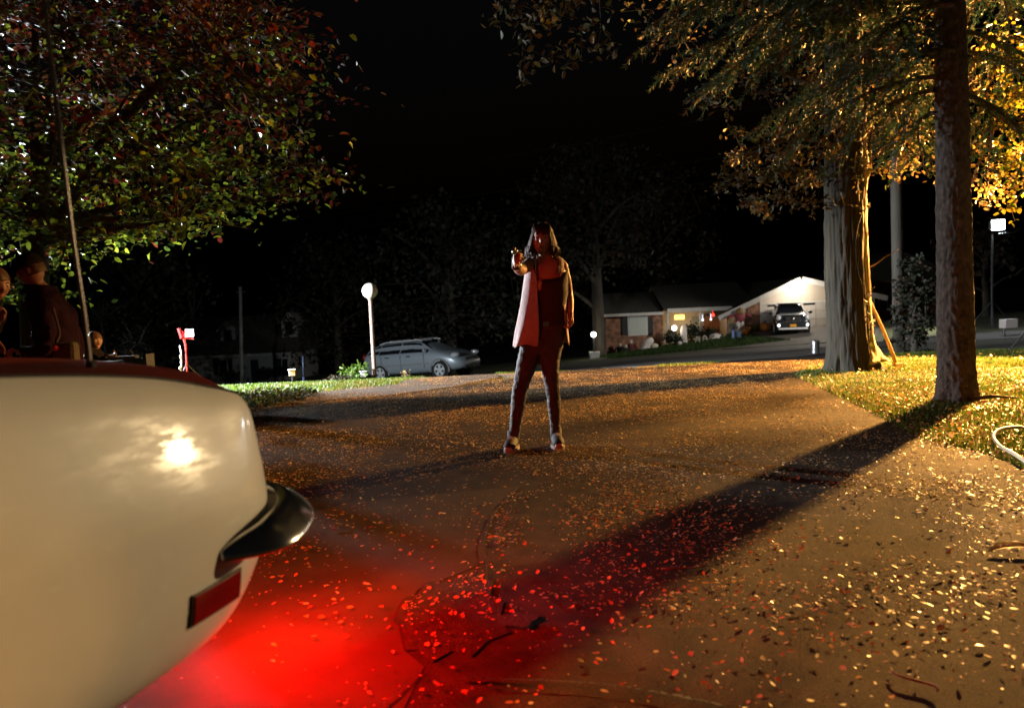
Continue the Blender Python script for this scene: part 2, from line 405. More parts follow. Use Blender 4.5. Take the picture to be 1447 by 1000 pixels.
# single larger leaves on the foreground: each a thing
protos=[]
for k in range(8):
    mb=MB(); Lk=.055; W=Lk*random.uniform(.45,.75); cu=random.uniform(.001,.007); fo=random.uniform(.001,.007)
    P=[(0,0,0)]; N=6
    prof=[.0,.55,.95,1.0,.72,.4,0]
    rows=[]
    for i,q in enumerate(prof):
        yy=Lk*i/6; h=cu*math.sin(i/6*3)+.002
        rows.append([V((-W/2*q,yy,h+fo*q)),V((0,yy,h)),V((W/2*q*random.uniform(.85,1.1),yy,h+fo*q))])
    mb.loft(rows,cap=False,closed=False); mb.tube([(0,0,.002),(0,-.012,.004)],.0008,4)
    me=mb.build('fallen_leaf',LM[[0,1,4,3,1,4,4,1][k]],smooth=True); protos.append(me)
cnt=0
while cnt<260:
    x=random.uniform(-1.3,3.2); y=2.0+3.2*random.random()**1.5
    if (y<2.4 and x<.9 and random.random()<.7) or (inpoly(np.array([x]),np.array([y]),p_s)[0] and random.random()<.6) or abs(x)>.8*y+.2: continue
    if mnoise.noise(V((x*1.6,y*1.6,2)))<random.uniform(-.45,.15): continue
    src=protos[cnt%8]; o=src if cnt<8 else src.copy()
    if cnt>=8: COL.objects.link(o)
    s=random.uniform(.32,.62); o.scale=(s,s,s*random.uniform(.5,1.)); o.location=(x,y,.020); o.rotation_euler=(random.uniform(-.12,.12),random.uniform(-.12,.12),random.uniform(0,6.28))
    tag(o,'one of the larger curled dry leaves scattered over the foreground asphalt','fallen leaf','dry leaves scattered on the driveway'); cnt+=1
# twigs
M_TWIG=mat('twig_bark',(.10,.06,.035),.8,bump=.4)
for i,(px,py,ln,a,lab) in enumerate([(1292,975,.14,2.0,'thin hooked twig on the bare asphalt at the bottom right'),(965,812,.20,.1,'straight twig lying on asphalt along the edge of the trunk shadow'),
        (475,752,.10,1.5,'short pale stem lying on the red lit asphalt behind the bumper')]):
    p=gnd(px,py); pts=[]
    for k in range(7):
        t=k/6-.5; pts.append((p.x+math.cos(a)*ln*t+.02*math.sin(k*1.1+i),p.y+math.sin(a)*ln*t+.25*ln*t*t*(1 if i==0 else .2),.026+.006*random.random()))
    mb=MB(); mb.tube(pts,[.004,.004,.0038,.0035,.003,.0025,.0015],6); mb.tube([pts[3],(pts[3][0]+.03,pts[3][1]+.03,.04)],[.0025,.001],5)
    tag(mb.build('twig',M_TWIG,smooth=True),lab,'twig')
p=gnd(1432,787); mb=MB()
rows=[]
for i in range(9):
    t=i/8; w=.028*math.sin(math.pi*min(1,t*.95+.03))*(1.2-.3*t); c=V((p.x-.10+.22*t,p.y+.02*math.sin(t*4),.024+.012*math.sin(t*2.6)))
    rows.append([c+V((0,-w,.008)),c,c+V((0,w,.010))])
mb.loft(rows,cap=False,closed=False); tag(mb.build('fallen_leaf',leafmat('big_yellow',(.55,.36,.06),.4,.3),smooth=True),'big curled yellow leaf on the asphalt at right below the hose','fallen leaf')
# ------------------------------------------------------------------ trees
def bark(name,c1,c2,sc=9,st=(1,1,.25),bump=1.): return mat(name,c1,.88,col2=c2,vscale=sc,bump=bump,bscale=22,stretch=st)
def spline(pts,n):
    """Catmull-Rom through pts"""
    P=[V(p) for p in pts]; P=[P[0]*2-P[1]]+P+[P[-1]*2-P[-2]]; out=[]
    for i in range(1,len(P)-2):
        for k in range(n):
            t=k/n; a,b,c,d=P[i-1],P[i],P[i+1],P[i+2]
            out.append(.5*((2*b)+(c-a)*t+(2*a-5*b+4*c-d)*t*t+(3*b-a-3*c+d)*t**3))
    out.append(P[-2]); return out
def interp(v,n): return [float(q) for q in np.interp(np.linspace(0,1,n),np.linspace(0,1,len(v)),v)]
def rough_trunk(mb,pts,rad,sides,amp,fz,fa,flare=None,mi=0):
    """trunk with ridged, furrowed bark modelled in"""
    n0=len(mb.v); mb.tube(pts,rad,sides,mi); k=0
    for i in range(len(pts)):
        for s in range(sides):
            p=V(mb.v[n0+k]); c=V(pts[i]); d=p-c; a=2*math.pi*s/sides
            q=mnoise.noise(V((math.cos(a)*fa,math.sin(a)*fa,c.z*fz)))*.6+mnoise.noise(V((math.cos(a)*fa*3,math.sin(a)*fa*3,c.z*fz*3+7)))*.5
            f=1+amp*q
            if flare:
                h=max(0,c.z-pts[0].z)
                f+=flare*math.exp(-h/.12)*(.55+.6*math.cos(a*4+1)+.3*math.cos(a*7))
            mb.v[n0+k]=tuple(c+d*f); k+=1
def twig_to(mb,a,b,r0,r1,n=5,sag=.1,mi=0):
    a=V(a);b=V(b); L=(b-a).length; pts=[]
    side=V((random.uniform(-1,1),random.uniform(-1,1),random.uniform(-.2,.8)))*L*sag
    for i in range(n+1):
        t=i/n; pts.append(a.lerp(b,t)+side*math.sin(math.pi*t))
    mb.tube(pts,[r0+(r1-r0)*i/n for i in range(n+1)],5,mi,cap=False)
def nearest(nodes,p,bias=0):
    best=None;bd=1e9
    for q,r in nodes:
        d=(q-p).length + (0 if q.z<p.z+.3 else bias)
        if d<bd: bd=d;best=(q,r)
    return best

# ---- near spruce on the right
SPX,SPY=4.17,6.63
M_SPB=bark('spruce_bark',(.05,.041,.034),(.14,.12,.105),22,(1,1,.7),1.)
spr=thing('spruce_tree','tall straight spruce with scaly trunk at right casting the long shadow over the asphalt','tree',(SPX,SPY,0))
tp=[V((SPX,SPY,-.06))]+[at(px,py,SPY) for px,py in ((1352,545),(1350,450),(1348,330),(1346,200),(1343,60),(1341,-60))]
tp.append(tp[-1]+(tp[-1]-tp[-2])*1+V((0,0,1.5))); tp.append(tp[-1]+V((-.05,0,4)))
pts=spline(tp,34); rad=interp([.165,.158,.150,.143,.135,.128,.12,.10,.04],len(pts))
mb=MB(); rough_trunk(mb,pts,rad,90,.12,13.,6.,.45); 
mb.build('trunk',M_SPB,spr,smooth=True)
# boughs
N_SP=[leafmat('needle_blue_green',(.032,.090,.045),.6,.2),leafmat('needle_olive',(.052,.082,.022),.6,.15),leafmat('needle_rust',(.10,.055,.018),.55,.2)]
wood=MB(); NB=[];ND=[];NMI=[]
def trunk_at(z):
    for i in range(len(pts)-1):
        if pts[i].z<=z<=pts[i+1].z: return pts[i].lerp(pts[i+1],(z-pts[i].z)/(pts[i+1].z-pts[i].z+1e-9))
    return pts[-1]
def bough(z0,az,Lb,rise,droop,mix,dens=1.):
    s=trunk_at(z0); d=V((math.cos(az),math.sin(az),0)); sd=V((-d.y,d.x,0)); P=[]
    for i in range(11):
        t=i/10; P.append(s+d*Lb*t+V((0,0,rise*t-droop*t*t))+sd*.15*math.sin(t*3+az*5))
    wood.tube(P,interp([.028,.016,.006],11),6,cap=False)
    nb=int(Lb*13*dens)
    for k in range(nb):
        t=.10+.9*(k+random.random())/nb; i=min(9,int(t*10)); b=P[i].lerp(P[i+1],t*10-i)
        for sgn in (-1,1):
            l=random.uniform(.25,.62)*(1.15-.6*abs(t-.5))*(.45 if t>.93 else 1)
            dd=(d*random.uniform(.35,.9)+sd*sgn*random.uniform(.5,1)+V((0,0,random.uniform(-.75,.05)))).normalized()
            q=[b]
            for j in range(1,5): q.append(q[-1]+(dd+V((0,0,-.14*j))).normalized()*l/4)
            wood.tube(q,[.005,.004,.003,.002,.001],3,cap=False)
            nn=int(70*l/.4); w=random.random(); mi=0 if w<mix[0] else 1 if w<mix[1] else 2
            for j in range(nn):
                u=random.random(); a=min(3,int(u*4)); p=q[a].lerp(q[a+1],u*4-a); ax=(q[a+1]-q[a]).normalized()
                rd=V((random.gauss(0,1),random.gauss(0,1),random.gauss(0,1))); rd=(rd-ax*rd.dot(ax)).normalized()
                NB.append(p); ND.append((ax*.75+rd*.8)*random.uniform(.030,.055)); NMI.append(mi if random.random()<.85 else random.randrange(3))
bs=[]
# (pixel of the tip, depth of tip, height on the trunk)
for px,py,Y,z0 in [(905,72,6.3,4.2),(935,105,6.9,3.9),(985,140,6.2,3.7),(1010,60,7.4,4.2),(1000,10,6.0,4.6),(960,-20,7.0,4.9),(1070,110,5.9,3.8),(1060,185,7.2,3.2),(1100,225,6.7,3.0),
    (1150,160,6.0,3.5),(1130,60,7.8,4.1),(1190,225,7.3,2.9),(1220,130,6.3,3.4),(1090,20,6.4,4.4),(1180,30,6.0,4.3),(1250,215,7.9,2.9),(1250,60,7.2,3.9),(1290,150,7.9,3.3),(1300,235,7.5,2.7),
    (1400,240,7.3,2.8),(1447,255,7.0,2.9),(1440,150,7.6,3.4),(1420,60,7.3,3.9),(1500,190,7.0,3.3),(1470,20,7.2,4.2),(1400,-10,7.9,4.4),(1050,-30,6.6,4.9),(1230,-20,6.2,4.7),(1010,115,6.9,3.9),(1120,150,7.0,3.6),
    (925,35,6.6,4.4),(1160,95,6.5,4.0),(1040,95,6.8,4.0),(1210,180,6.8,3.2),(1150,20,6.9,4.4),(1080,60,6.1,4.2)]:
    tip=at(px,py,Y); s=trunk_at(z0); dx=tip.x-s.x; dy=tip.y-s.y; L=math.hypot(dx,dy); az=math.atan2(dy,dx); dz=tip.z-z0
    bough(z0,az,max(L,.5),.25,.25-dz,(.52,.86))
for k in range(16):
    bough(random.uniform(4.6,9.5),random.uniform(0,6.28),random.uniform(1.2,2.4),.2,.7,(.6,.9),.6)
wood.build('branch',M_SPB,spr,smooth=True)
NB=np.array([p[:] for p in NB]);ND=np.array([p[:] for p in ND]); n=len(NB)
sdv=np.cross(ND,rng.normal(size=(n,3))); sdv/=np.linalg.norm(sdv,axis=1,keepdims=True); sdv*=.0052
vs=np.stack([NB-sdv,NB+sdv,NB+ND],1).reshape(-1,3)
fastmesh('needles',vs,np.arange(3*n),np.full(n,3),N_SP,NMI,spr)

# ---- twin trunk tree
TX,TY=4.72,9.7
M_TWB=bark('twin_tree_bark',(.014,.012,.007),(.038,.031,.018),8,(1,1,.2),1.)
M_PALEB=bark('pale_bark',(.30,.23,.14),(.46,.37,.25),10,(1,1,.3),.7)
tw=thing('twin_trunk_tree','broad furrowed tree with a thin pale second trunk, rust leaves and a pole against it','tree',(TX,TY,tz(TX,TY)))
tp=[V((at(1203,515,TY).x,TY,-.05)),at(1200,480,TY),at(1196,400,TY),at(1194,300,TY),at(1193,200,TY),at(1192,90,TY),at(1190,-60,TY),at(1170,-260,TY),at(1190,-480,TY)]
pts2=spline(tp,14); rad=interp([.33,.275,.258,.25,.24,.23,.21,.16,.06],len(pts2))
mb=MB(); rough_trunk(mb,pts2,rad,110,.15,1.5,7.0,.35); mb.build('trunk',M_TWB,tw,smooth=True)
Y2=TY-.12
tp=[at(1228,512,Y2),at(1224,470,Y2),at(1221,400,Y2),at(1218,330,Y2),at(1217,280,Y2),at(1222,235,Y2),at(1219,190,Y2),at(1225,120,Y2)]
p3=spline(tp,10); mb=MB(); rough_trunk(mb,p3,interp([.15,.085,.075,.07,.066,.05,.04,.02],len(p3)),28,.22,4,2.6,.5)
for a,b,c,d,r in (((1217,330),(1205,300),(1195,292),(1188,272),.032),((1195,292),(1182,290),(1177,282),(1172,278),.018),((1217,290),(1213,260),(1208,240),(1210,215),.03),((1220,262),(1229,240),(1231,200),(1236,170),.028),
                  ((1219,230),(1205,226),(1198,228),(1192,222),.016),((1225,380),(1238,373),(1250,364),(1270,352),.007),((1222,420),(1228,415),(1233,408),(1236,405),.012),((1222,200),(1240,150),(1258,120),(1262,80),.022),((1218,190),(1212,140),(1216,100),(1200,60),.02)):
    q=spline([at(*p,Y2-.05*i) for i,p in enumerate((a,b,c,d))],5); mb.tube(q,interp([r,r*.5,.004],len(q)),8)
mb.build('second_trunk',M_PALEB,tw,smooth=True)
# crown: limbs then leaf clusters
RUST=[leafmat('oak_rust',(.095,.060,.020),.55,.3),leafmat('oak_orange',(.14,.10,.028),.52,.35),leafmat('oak_brown',(.06,.037,.018),.6,.25),leafmat('oak_olive',(.065,.08,.023),.55,.3)]
lw=MB(); nodes=[(p,r) for p,r in zip(pts2,rad) if p.z>2.6]
def limb(pp,r,nn=6):
    q=spline(pp,nn); rr=interp([r,r*.6,.008],len(q)); lw.tube(q,rr,8,cap=False); nodes.extend(zip(q,rr)); return q
limb([at(1196,210,TY),at(1150,195,9.6),at(1100,200,9.3),at(1045,215,9.0)],.07)
limb([at(1195,150,TY),at(1130,110,9.7),at(1060,90,9.4),at(1000,80,9.2)],.08)
limb([at(1196,190,TY),at(1240,140,9.8),at(1290,110,9.6),at(1330,90,9.4)],.07)
limb([at(1195,100,TY),at(1200,20,10.6),at(1240,-60,11)],.09)
limb([at(1192,0,TY),at(1100,-130,9.5),at(980,-150,8.9),at(870,-90,8.5),at(800,-20,8.2),at(745,40,8.0)],.10,8)
limb([at(870,-90,8.5),at(850,-20,8.4),at(850,40,8.3)],.03)
limb([at(930,-125,8.7),at(830,-110,8.0),at(730,-60,7.8),at(705,10,7.7)],.035)
P=[];NZ=[];SZ=[];MI=[]
def cluster(c,rx,rz,n,size,down=.2):
    q=rng.normal(size=(n,3))*np.array([rx,rx,rz])*.55+np.array(c[:]); P.append(q)
    NZ.append(rng.normal(size=(n,3))*.8+np.array([0,0,.5])); SZ.append(size*rng.uniform(.6,1.25,n))
    b=nearest(nodes,c,.4); L_=(c-b[0]).length
    twig_to(lw,b[0],c,min(.018,b[1]*.6),.003)
    if L_>.25: nodes.extend([(b[0].lerp(c,q_),.008) for q_ in (.35,.55,.75,.95)])
    for k in range(5): twig_to(lw,c,V(q[rng.integers(n)]),.004,.0015,3)
for px,py,Y,rx,rz,n in [(1035,255,9.2,.24,.18,190),(1075,275,9.1,.22,.2,190),(1120,262,9.3,.28,.22,240),(1060,225,9.5,.28,.16,200),(1105,225,9.0,.3,.18,230),(1150,240,9.5,.26,.2,220),(1140,275,9.2,.16,.14,90),(1160,205,9.3,.25,.2,150),(1085,300,9.2,.1,.08,30),
        (1090,190,9.4,.3,.2,130),(1230,170,9.4,.3,.25,150),(1200,130,9.2,.3,.25,150),(1150,130,9.4,.35,.25,130),(1265,170,9.6,.3,.25,140),(1300,215,9.7,.3,.2,140),(1270,235,9.5,.25,.15,90),(1240,100,9.3,.4,.25,120),(1300,120,9.3,.4,.3,120),
        (1190,150,9.0,.2,.2,80),(1370,210,9.4,.4,.3,170),(1400,260,9.5,.3,.2,140),(1430,240,9.6,.4,.2,140),(1390,120,9.6,.4,.3,120),(1100,110,9.2,.4,.2,90),(1050,60,9.2,.4,.2,70),(1020,130,9.1,.25,.14,50),(1150,60,9.6,.5,.3,80),(1250,30,9.8,.5,.3,80),(1350,40,9.8,.5,.3,80)]:
    c=at(px,py,Y)
    # a cluster is made of several smaller sprays so its edge is ragged
    for k in range(5):
        cc=c+V((random.gauss(0,rx*.75),random.gauss(0,rx*.75),random.gauss(0,rz*.75))); cluster(cc,rx*.6,rz*.55,max(6,n//5),.075)
for px,py,n in [(1212,255,14),(1206,238,12),(1214,228,16),(1222,240,10),(1210,272,8),(1222,300,5),(1225,425,6),(1228,455,8),(1230,480,6),(1218,205,16)]:
    cluster(at(px,py,TY-.28),.07,.09,n,.075)
for k in range(34):
    b=nodes[random.randrange(len(nodes))][0]+V((random.gauss(0,.8),random.gauss(0,.8),random.uniform(.8,2.6))); 
    if b.z>4.6: cluster(b,.5,.3,45,.08)
for px,py,Y,n in [(702,30,7.7,16),(735,15,7.8,26),(765,35,7.8,26),(740,60,7.9,14),(742,95,8.0,16),(740,112,8.0,16),(775,82,8.1,10),(800,75,8.1,12),(795,20,8.2,24),(830,35,8.3,18),(845,60,8.3,14),(822,65,8.2,12),(870,78,8.4,6),(720,5,7.8,20),(810,0,8.2,20),(868,15,8.4,6),(770,5,8.0,24),(800,92,8.1,6),(850,-20,8.3,30),(700,-30,7.8,30),(950,20,8.7,10),(1000,145,8.6,10),(1030,155,8.6,14),(915,35,8.5,10)]:
    c=at(px,py,Y); cluster(c,.13,.13,n,.10)
lw.build('branch',M_TWB,tw,smooth=True)
leaves('foliage',np.concatenate(P),np.concatenate(NZ),np.concatenate(SZ),RUST,[.3,.28,.2,.22],tw,width=.5)
# dead pole leaning on it
M_POLE=mat('bare_wood',(.42,.27,.10),.7,var=.3,vscale=20,bump=.3,stretch=(1,1,.1))
mb=MB(); a=V((at(1268,515,9.75).x,9.75,.03)); b=at(1229,425,9.72); q=spline([a,a.lerp(b,.5)+V((.01,0,.01)),b],8); mb.tube(q,interp([.03,.022,.02],len(q)),10)
mb.box(a+V((0,0,.02)),(.13,.06,.06),.4)
tag(mb.build('leaning_pole',M_POLE,smooth=False,bevel=.004),'yellow wooden pole leaning against the thin pale second trunk','pole')

# ---- yellow leaved tree at the right edge
YL=[leafmat('yellow_leaf',(.30,.27,.02),.45,.5),leafmat('gold_leaf',(.25,.165,.014),.45,.5),leafmat('lime_leaf',(.17,.24,.02),.4,.5)]
YX,YY=6.5,8.2
yt=thing('yellow_leaf_tree','slender tree with bright yellow leaves hanging in at the right edge beside the floodlight','tree',(YX,YY,tz(YX,YY)))
lw=MB(); nodes=[]; P=[];NZ=[];SZ=[]
q=spline([V((YX,YY,-.03)),V((YX+.05,YY,1.2)),V((YX-.05,YY-.1,2.6)),V((YX+.1,YY,4.2)),V((YX,YY,5.4))],8); rr=interp([.085,.075,.06,.04,.01],len(q)); lw.tube(q,rr,12); nodes+=list(zip(q,rr))[10:]
limb([q[16],at(1480,150,7.4),at(1440,180,7.2),at(1400,160,7.1)],.03); limb([q[12],at(1470,250,7.2),at(1445,272,7.0),at(1428,290,6.9)],.018)
limb([q[20],at(1470,90,7.3),at(1420,60,7.1)],.03)

for px,py,Y,n,r in [(1440,130,7.2,40,.13),(1420,150,7.1,30,.12),(1445,180,7.1,46,.13),(1425,195,7.2,34,.12),(1405,120,7.2,12,.12),(1398,105,7.1,7,.1),(1440,230,7.1,40,.12),(1420,230,7.2,16,.1),(1412,170,7.0,12,.1),(1402,150,7.0,5,.05),(1425,292,6.9,7,.05),(1437,296,6.9,6,.045),(1416,296,6.9,4,.04),(1434,312,6.9,3,.03),
        (1445,262,7.0,20,.08),(1470,150,7.3,60,.2),(1475,220,7.2,60,.2),(1450,90,7.3,24,.16),(1480,70,7.5,50,.25),(1400,178,7.0,3,.04),(1445,60,7.4,14,.15),(1430,250,7.05,9,.08)]:
    cluster(at(px,py,Y),r,r,n,.062)
for k in range(9): cluster(V((random.uniform(6.35,7.0),random.uniform(8.35,8.75),random.uniform(1.95,2.45))),.16,.14,15,.065)  # off-frame leaf sprays added to dim the warm light on the foreground
for k in range(30): cluster(V((YX+random.gauss(.6,.6),YY+random.gauss(0,.6),random.uniform(3.2,5.4))),.3,.25,40,.065)
lw.build('trunk',bark('yellow_tree_bark',(.10,.08,.05),(.18,.14,.09)),yt,smooth=True)
leaves('foliage',np.concatenate(P),np.concatenate(NZ),np.concatenate(SZ),YL,[.45,.33,.22],yt,width=.62)

# ---- maple on the left
M_MPB=bark('maple_bark',(.035,.028,.022),(.08,.065,.05))
ML=[leafmat('maple_dark_green',(.055,.10,.016),.30,.45),leafmat('maple_lime',(.20,.25,.02),.30,.6),leafmat('maple_red',(.11,.016,.010),.34,.45),leafmat('maple_rust',(.11,.045,.016),.34,.45)]
MX,MY=-4.95,7.3
mp=thing('maple_tree','wide spreading maple with dark red and green leaves over the men at left','tree',(MX,MY,tz(MX,MY)))
lw=MB(); nodes=[]; P=[];NZ=[];SZ=[]; LMI=[]
q=spline([V((MX+.1,MY,-.05)),at(50,440,MY),at(48,360,MY)],8); lw.tube(q,interp([.2,.14,.13],len(q)),14); nodes+=[(p,.1) for p in q[8:]]
for pp,r in [([(48,360,7.3),(58,250,7.2),(45,150,7.2),(50,60,7.3),(40,-60,7.4)],.10),([(48,360,7.3),(75,315,7.2),(110,270,7.1),(140,200,7.0),(190,120,6.9)],.07),([(60,345,7.3),(105,310,7.1),(160,295,6.9),(230,270,6.8),(330,235,6.7),(420,235,6.6)],.06),
             ([(58,250,7.2),(75,200,7.1),(70,130,6.9),(110,60,6.7)],.05),([(48,360,7.3),(20,290,7.3),(0,240,7.4),(-80,150,7.6)],.07),([(110,270,7.1),(220,200,7.0),(320,150,6.9),(420,130,6.8)],.05),([(140,200,7.0),(260,90,6.9),(360,40,6.9),(430,10,6.9)],.05),
             ([(60,345,7.3),(120,330,6.5),(190,320,6.2),(250,310,6.0)],.04),([(58,250,7.2),(120,180,7.9),(220,120,8.4),(300,60,8.6)],.05),([(105,310,7.1),(220,310,7.4),(330,290,7.6),(440,275,7.5)],.045),([(45,150,7.2),(0,60,6.8),(-60,0,6.6)],.05)]:
    limb([at(*p) for p in pp],r,6)
lw.build('trunk',M_MPB,mp,smooth=True); lw=MB()
edge_pts=[(q[0]-(34 if q[0]>380 else 8),q[1]-(14 if q[0]>380 else 6)) for q in [(0,440),(60,430),(110,415),(150,372),(205,345),(250,335),(300,325),(350,310),(400,285),(430,292),(450,305),(470,305),(490,295),(503,270),(480,245),(440,215),(415,190),(425,155),(490,135),(455,120),(470,80),(430,40),(400,0),(390,-60)]]
poly=[(-200,-120)]+[(-200,440)]+edge_pts
tries=0; ncl=0
while ncl<410 and tries<20000:
    tries+=1; px=random.uniform(-180,505); py=random.uniform(-110,435)
    if not inpoly(np.array([px]),np.array([py]),poly)[0]: continue
    # depth: the crown is a dome round the trunk
    cx=(px-60)/460; Yh=math.sqrt(max(.05,1-cx*cx))*1.7
    Y=7.1+random.uniform(-1,1)*Yh
    if py>350 and Y<6.6: continue
    if Y<5.5: continue
    c=at(px,py,Y)
    dn=.05+.22*max(0,cx)
    n=int(random.uniform(26,58)); r=random.uniform(.16,.32)
    k=rng.normal(size=(n,3))*np.array([r,r,r*.20]); k[:,2]-=dn*np.abs(k[:,0])
    P.append(k+np.array(c[:])); NZ.append(rng.normal(size=(n,3))*.42+np.array([random.gauss(.1,.35),random.gauss(-.3,.35),.8])); SZ.append(.074*rng.uniform(.55,1.3,n))
    # upper leaves turn red, lower and inner stay green
    pr=np.clip((330-py)/330+random.gauss(0,.18)+.22*(cx>.75),.03,.85)
    rd=rng.random(n)<pr; LMI.append(np.where(rd,rng.choice([2,3],n,p=[.6,.4]),rng.choice([0,1],n,p=[.4,.6])))
    b=nearest(nodes,c,.3); twig_to(lw,b[0],c,.010,.002,4)
    for j in range(3): twig_to(lw,c,V((k+np.array(c[:]))[rng.integers(n)]),.003,.001,3)
    ncl+=1
lw.build('branch',M_MPB,mp,smooth=True)
allp=np.concatenate(P); o=leaves('foliage',allp,np.concatenate(NZ),np.concatenate(SZ),ML,[.25]*4,mp,width=.6)
o.data.polygons.foreach_set('material_index',np.repeat(np.concatenate(LMI),2).astype(np.int32))

# ---- dim trees in the background
DK=[leafmat('far_green',(.014,.022,.007),.7,.2),leafmat('far_rust',(.035,.017,.008),.7,.25)]
M_FB=bark('far_bark',(.028,.022,.016),(.06,.05,.036),4)
def far_tree(px,py,Y,h,rw,n,label,name='leafy_tree',lean=0,mp=(.6,.4),leaf=.3,group=None,forks=6,trunk_r=.3,low=.3):
    b=on(px,py,Y); t=thing(name,label,'tree',b,group); lwx=MB(); nd=[]
    q=spline([b-V((0,0,.2)),b+V((lean*.3,0,h*.2)),b+V((lean*.5,.1,h*.45)),b+V((lean,0,h*.8))],6); rr=interp([trunk_r*1.2,trunk_r,trunk_r*.8,.05],len(q)); lwx.tube(q,rr,12,jit=.08); nd+=list(zip(q,rr))[6:]
    for k in range(forks):
        a=k*2.4+random.random(); s=q[random.randrange(7,len(q)-2)]; e=s+V((math.cos(a)*rw*.7,math.sin(a)*rw*.6,random.uniform(.12,.35)*h)); z=spline([s,s.lerp(e,.5)+V((0,0,.04*h)),e],4); r2=interp([trunk_r*.4,.03],len(z)); lwx.tube(z,r2,7,cap=False); nd+=list(zip(z,r2))
    pp=[];nn=[]
    for k in range(n):
        a=random.uniform(0,6.28); u=random.random()**.5; zz=random.random(); rr_=rw*u*math.sin(math.pi*(.15+.8*zz))**.6
        c=b+V((math.cos(a)*rr_+lean,math.sin(a)*rr_,h*(low+(1.02-low)*zz)+random.gauss(0,.15)))
        m=int(random.uniform(14,30)); s=rw*.13
        pp.append(rng.normal(size=(m,3))*np.array([s,s,s*.6])+np.array(c[:])); nn.append(rng.normal(size=(m,3))+np.array([0,-.2,.5]))
        x=nearest(nd,c,.5); twig_to(lwx,x[0],c,.03,.008,3)
    lwx.build('trunk',M_FB,t,smooth=True)
    if n: pp=np.concatenate(pp); leaves('crown',pp,np.concatenate(nn),leaf*rng.uniform(.6,1.2,len(pp)),DK,list(mp),t,width=.7)
    return t
far_tree(847,505,41,11.5,4.6,150,'rust leaved tree with pale trunk beside the lit globe lamp of the brick house','leafy_tree',mp=(.35,.65),trunk_r=.36,low=.42)
far_tree(935,470,50,12.,4.2,130,'dark tree standing behind the roof of the brick house','leafy_tree',mp=(.4,.6),trunk_r=.3,low=.3)
far_tree(640,520,40,9,5,150,'dark leafy tree rising behind the grey hatchback','leafy_tree',mp=(.75,.25),low=.22)
far_tree(760,500,52,10,5,120,'dim round tree in the dark directly behind the woman','leafy_tree',mp=(.6,.4),low=.2)
far_tree(480,530,48,9,4.5,110,'dark tree between the dormer house and the globe lamp post','leafy_tree',mp=(.8,.2),low=.15)
far_tree(200,545,34,8.0,3.5,150,'dim green tree in the dark behind the film crew at left','leafy_tree',mp=(.95,.05),leaf=.25,trunk_r=.2,low=.05)
far_tree(150,545,24,3.4,1.7,80,'low dark green bush beside the crouching camera operator','garden_bush',mp=(1,0),leaf=.09,trunk_r=.05,low=.15)
far_tree(1393,462,38,4.6,2.6,26,'small multi stemmed tree with rust leaves in the dark at far right','leafy_tree',mp=(.2,.8),forks=7,trunk_r=.16,low=.5)
far_tree(1292,492,17.5,2.2,.55,80,'vine covered dark shrub beside the wooden utility pole','garden_bush',mp=(.7,.3),leaf=.10,trunk_r=.08,low=.1)
# small shrub by the globe lamp post
def shrub(px,py,Y,h,r,n,label,mats,leaf,name='garden_shrub',group=None,p=None):
    b=on(px,py,Y); t=thing(name,label,'shrub',b,group); w=MB(); pp=[];nn=[]
    for k in range(14):
        a=random.uniform(0,6.28); e=b+V((math.cos(a)*r*random.uniform(.2,.9),math.sin(a)*r*random.uniform(.2,.9),h*random.uniform(.5,1))); twig_to(w,b-V((0,0,.05)),e,.012,.004,4,.08)
        m=n//14; pp.append(rng.normal(size=(m,3))*np.array([r*.25,r*.25,h*.16])+np.array(b.lerp(e,.85)[:])); nn.append(rng.normal(size=(m,3))+np.array([0,0,.5]))
    w.build('stem',M_FB,t); pp=np.concatenate(pp); pp[:,2]=np.maximum(pp[:,2],b.z+.02)
    leaves('foliage',pp,np.concatenate(nn),leaf*rng.uniform(.6,1.2,len(pp)),mats,p or [1/len(mats)]*len(mats),t,width=.45)
shrub(502,541,15.2,.42,.30,420,'small lit green shrub just left of the globe lamp post',[G1,G2],.09)
shrub(482,545,14.6,.2,.28,200,'low reddish shrub at the left foot of the lit green shrub',[RUST[2],G4],.08)
shrub(575,540,15.4,.26,.12,90,'small dry brown weed in front of the grey hatchback',[RUST[0],LM[1]],.07)
# ------------------------------------------------------------------ classic car in the foreground
def paint():
    """aged enamel: dusty film, wipe marks and faint orange peel under the clear gloss"""
    m=mat('cream_paint',(.74,.68,.57),.4,spec=.4,var=.06,vscale=2.2,bump=.03,bscale=11); nt=m.node_tree; b=nt.nodes['Principled BSDF']; L=nt.links.new
    tc=nt.nodes.new('ShaderNodeTexCoord'); mp=nt.nodes.new('ShaderNodeMapping'); mp.inputs['Rotation'].default_value=(.2,-.5,.35); mp.inputs['Scale'].default_value=(3,3,11)
    n=nt.nodes.new('ShaderNodeTexNoise'); n.inputs['Scale'].default_value=2.6; n.inputs['Detail'].default_value=8; n.inputs['Roughness'].default_value=.7
    cr=nt.nodes.new('ShaderNodeValToRGB'); cr.color_ramp.elements[0].position=.42; cr.color_ramp.elements[1].position=.68
    cr.color_ramp.elements[0].color=(.03,.03,.03,1); cr.color_ramp.elements[1].color=(.32,.32,.32,1)
    L(tc.outputs['Object'],mp.inputs[0]); L(mp.outputs[0],n.inputs['Vector']); L(n.outputs['Fac'],cr.inputs['Fac']); L(cr.outputs[0],b.inputs['Coat Roughness']); b.inputs['Coat Weight'].default_value=.7
    return m
M_CREAM=paint()
M_MAROON=mat('maroon_lid_shade',(.13,.016,.012),.6,spec=.15,bump=.03,bscale=12)  # dark red reflection and shade on the lid put into its colour
M_CHROME=mat('chrome',(.72,.70,.66),.20,1.,bump=.02,bscale=25)
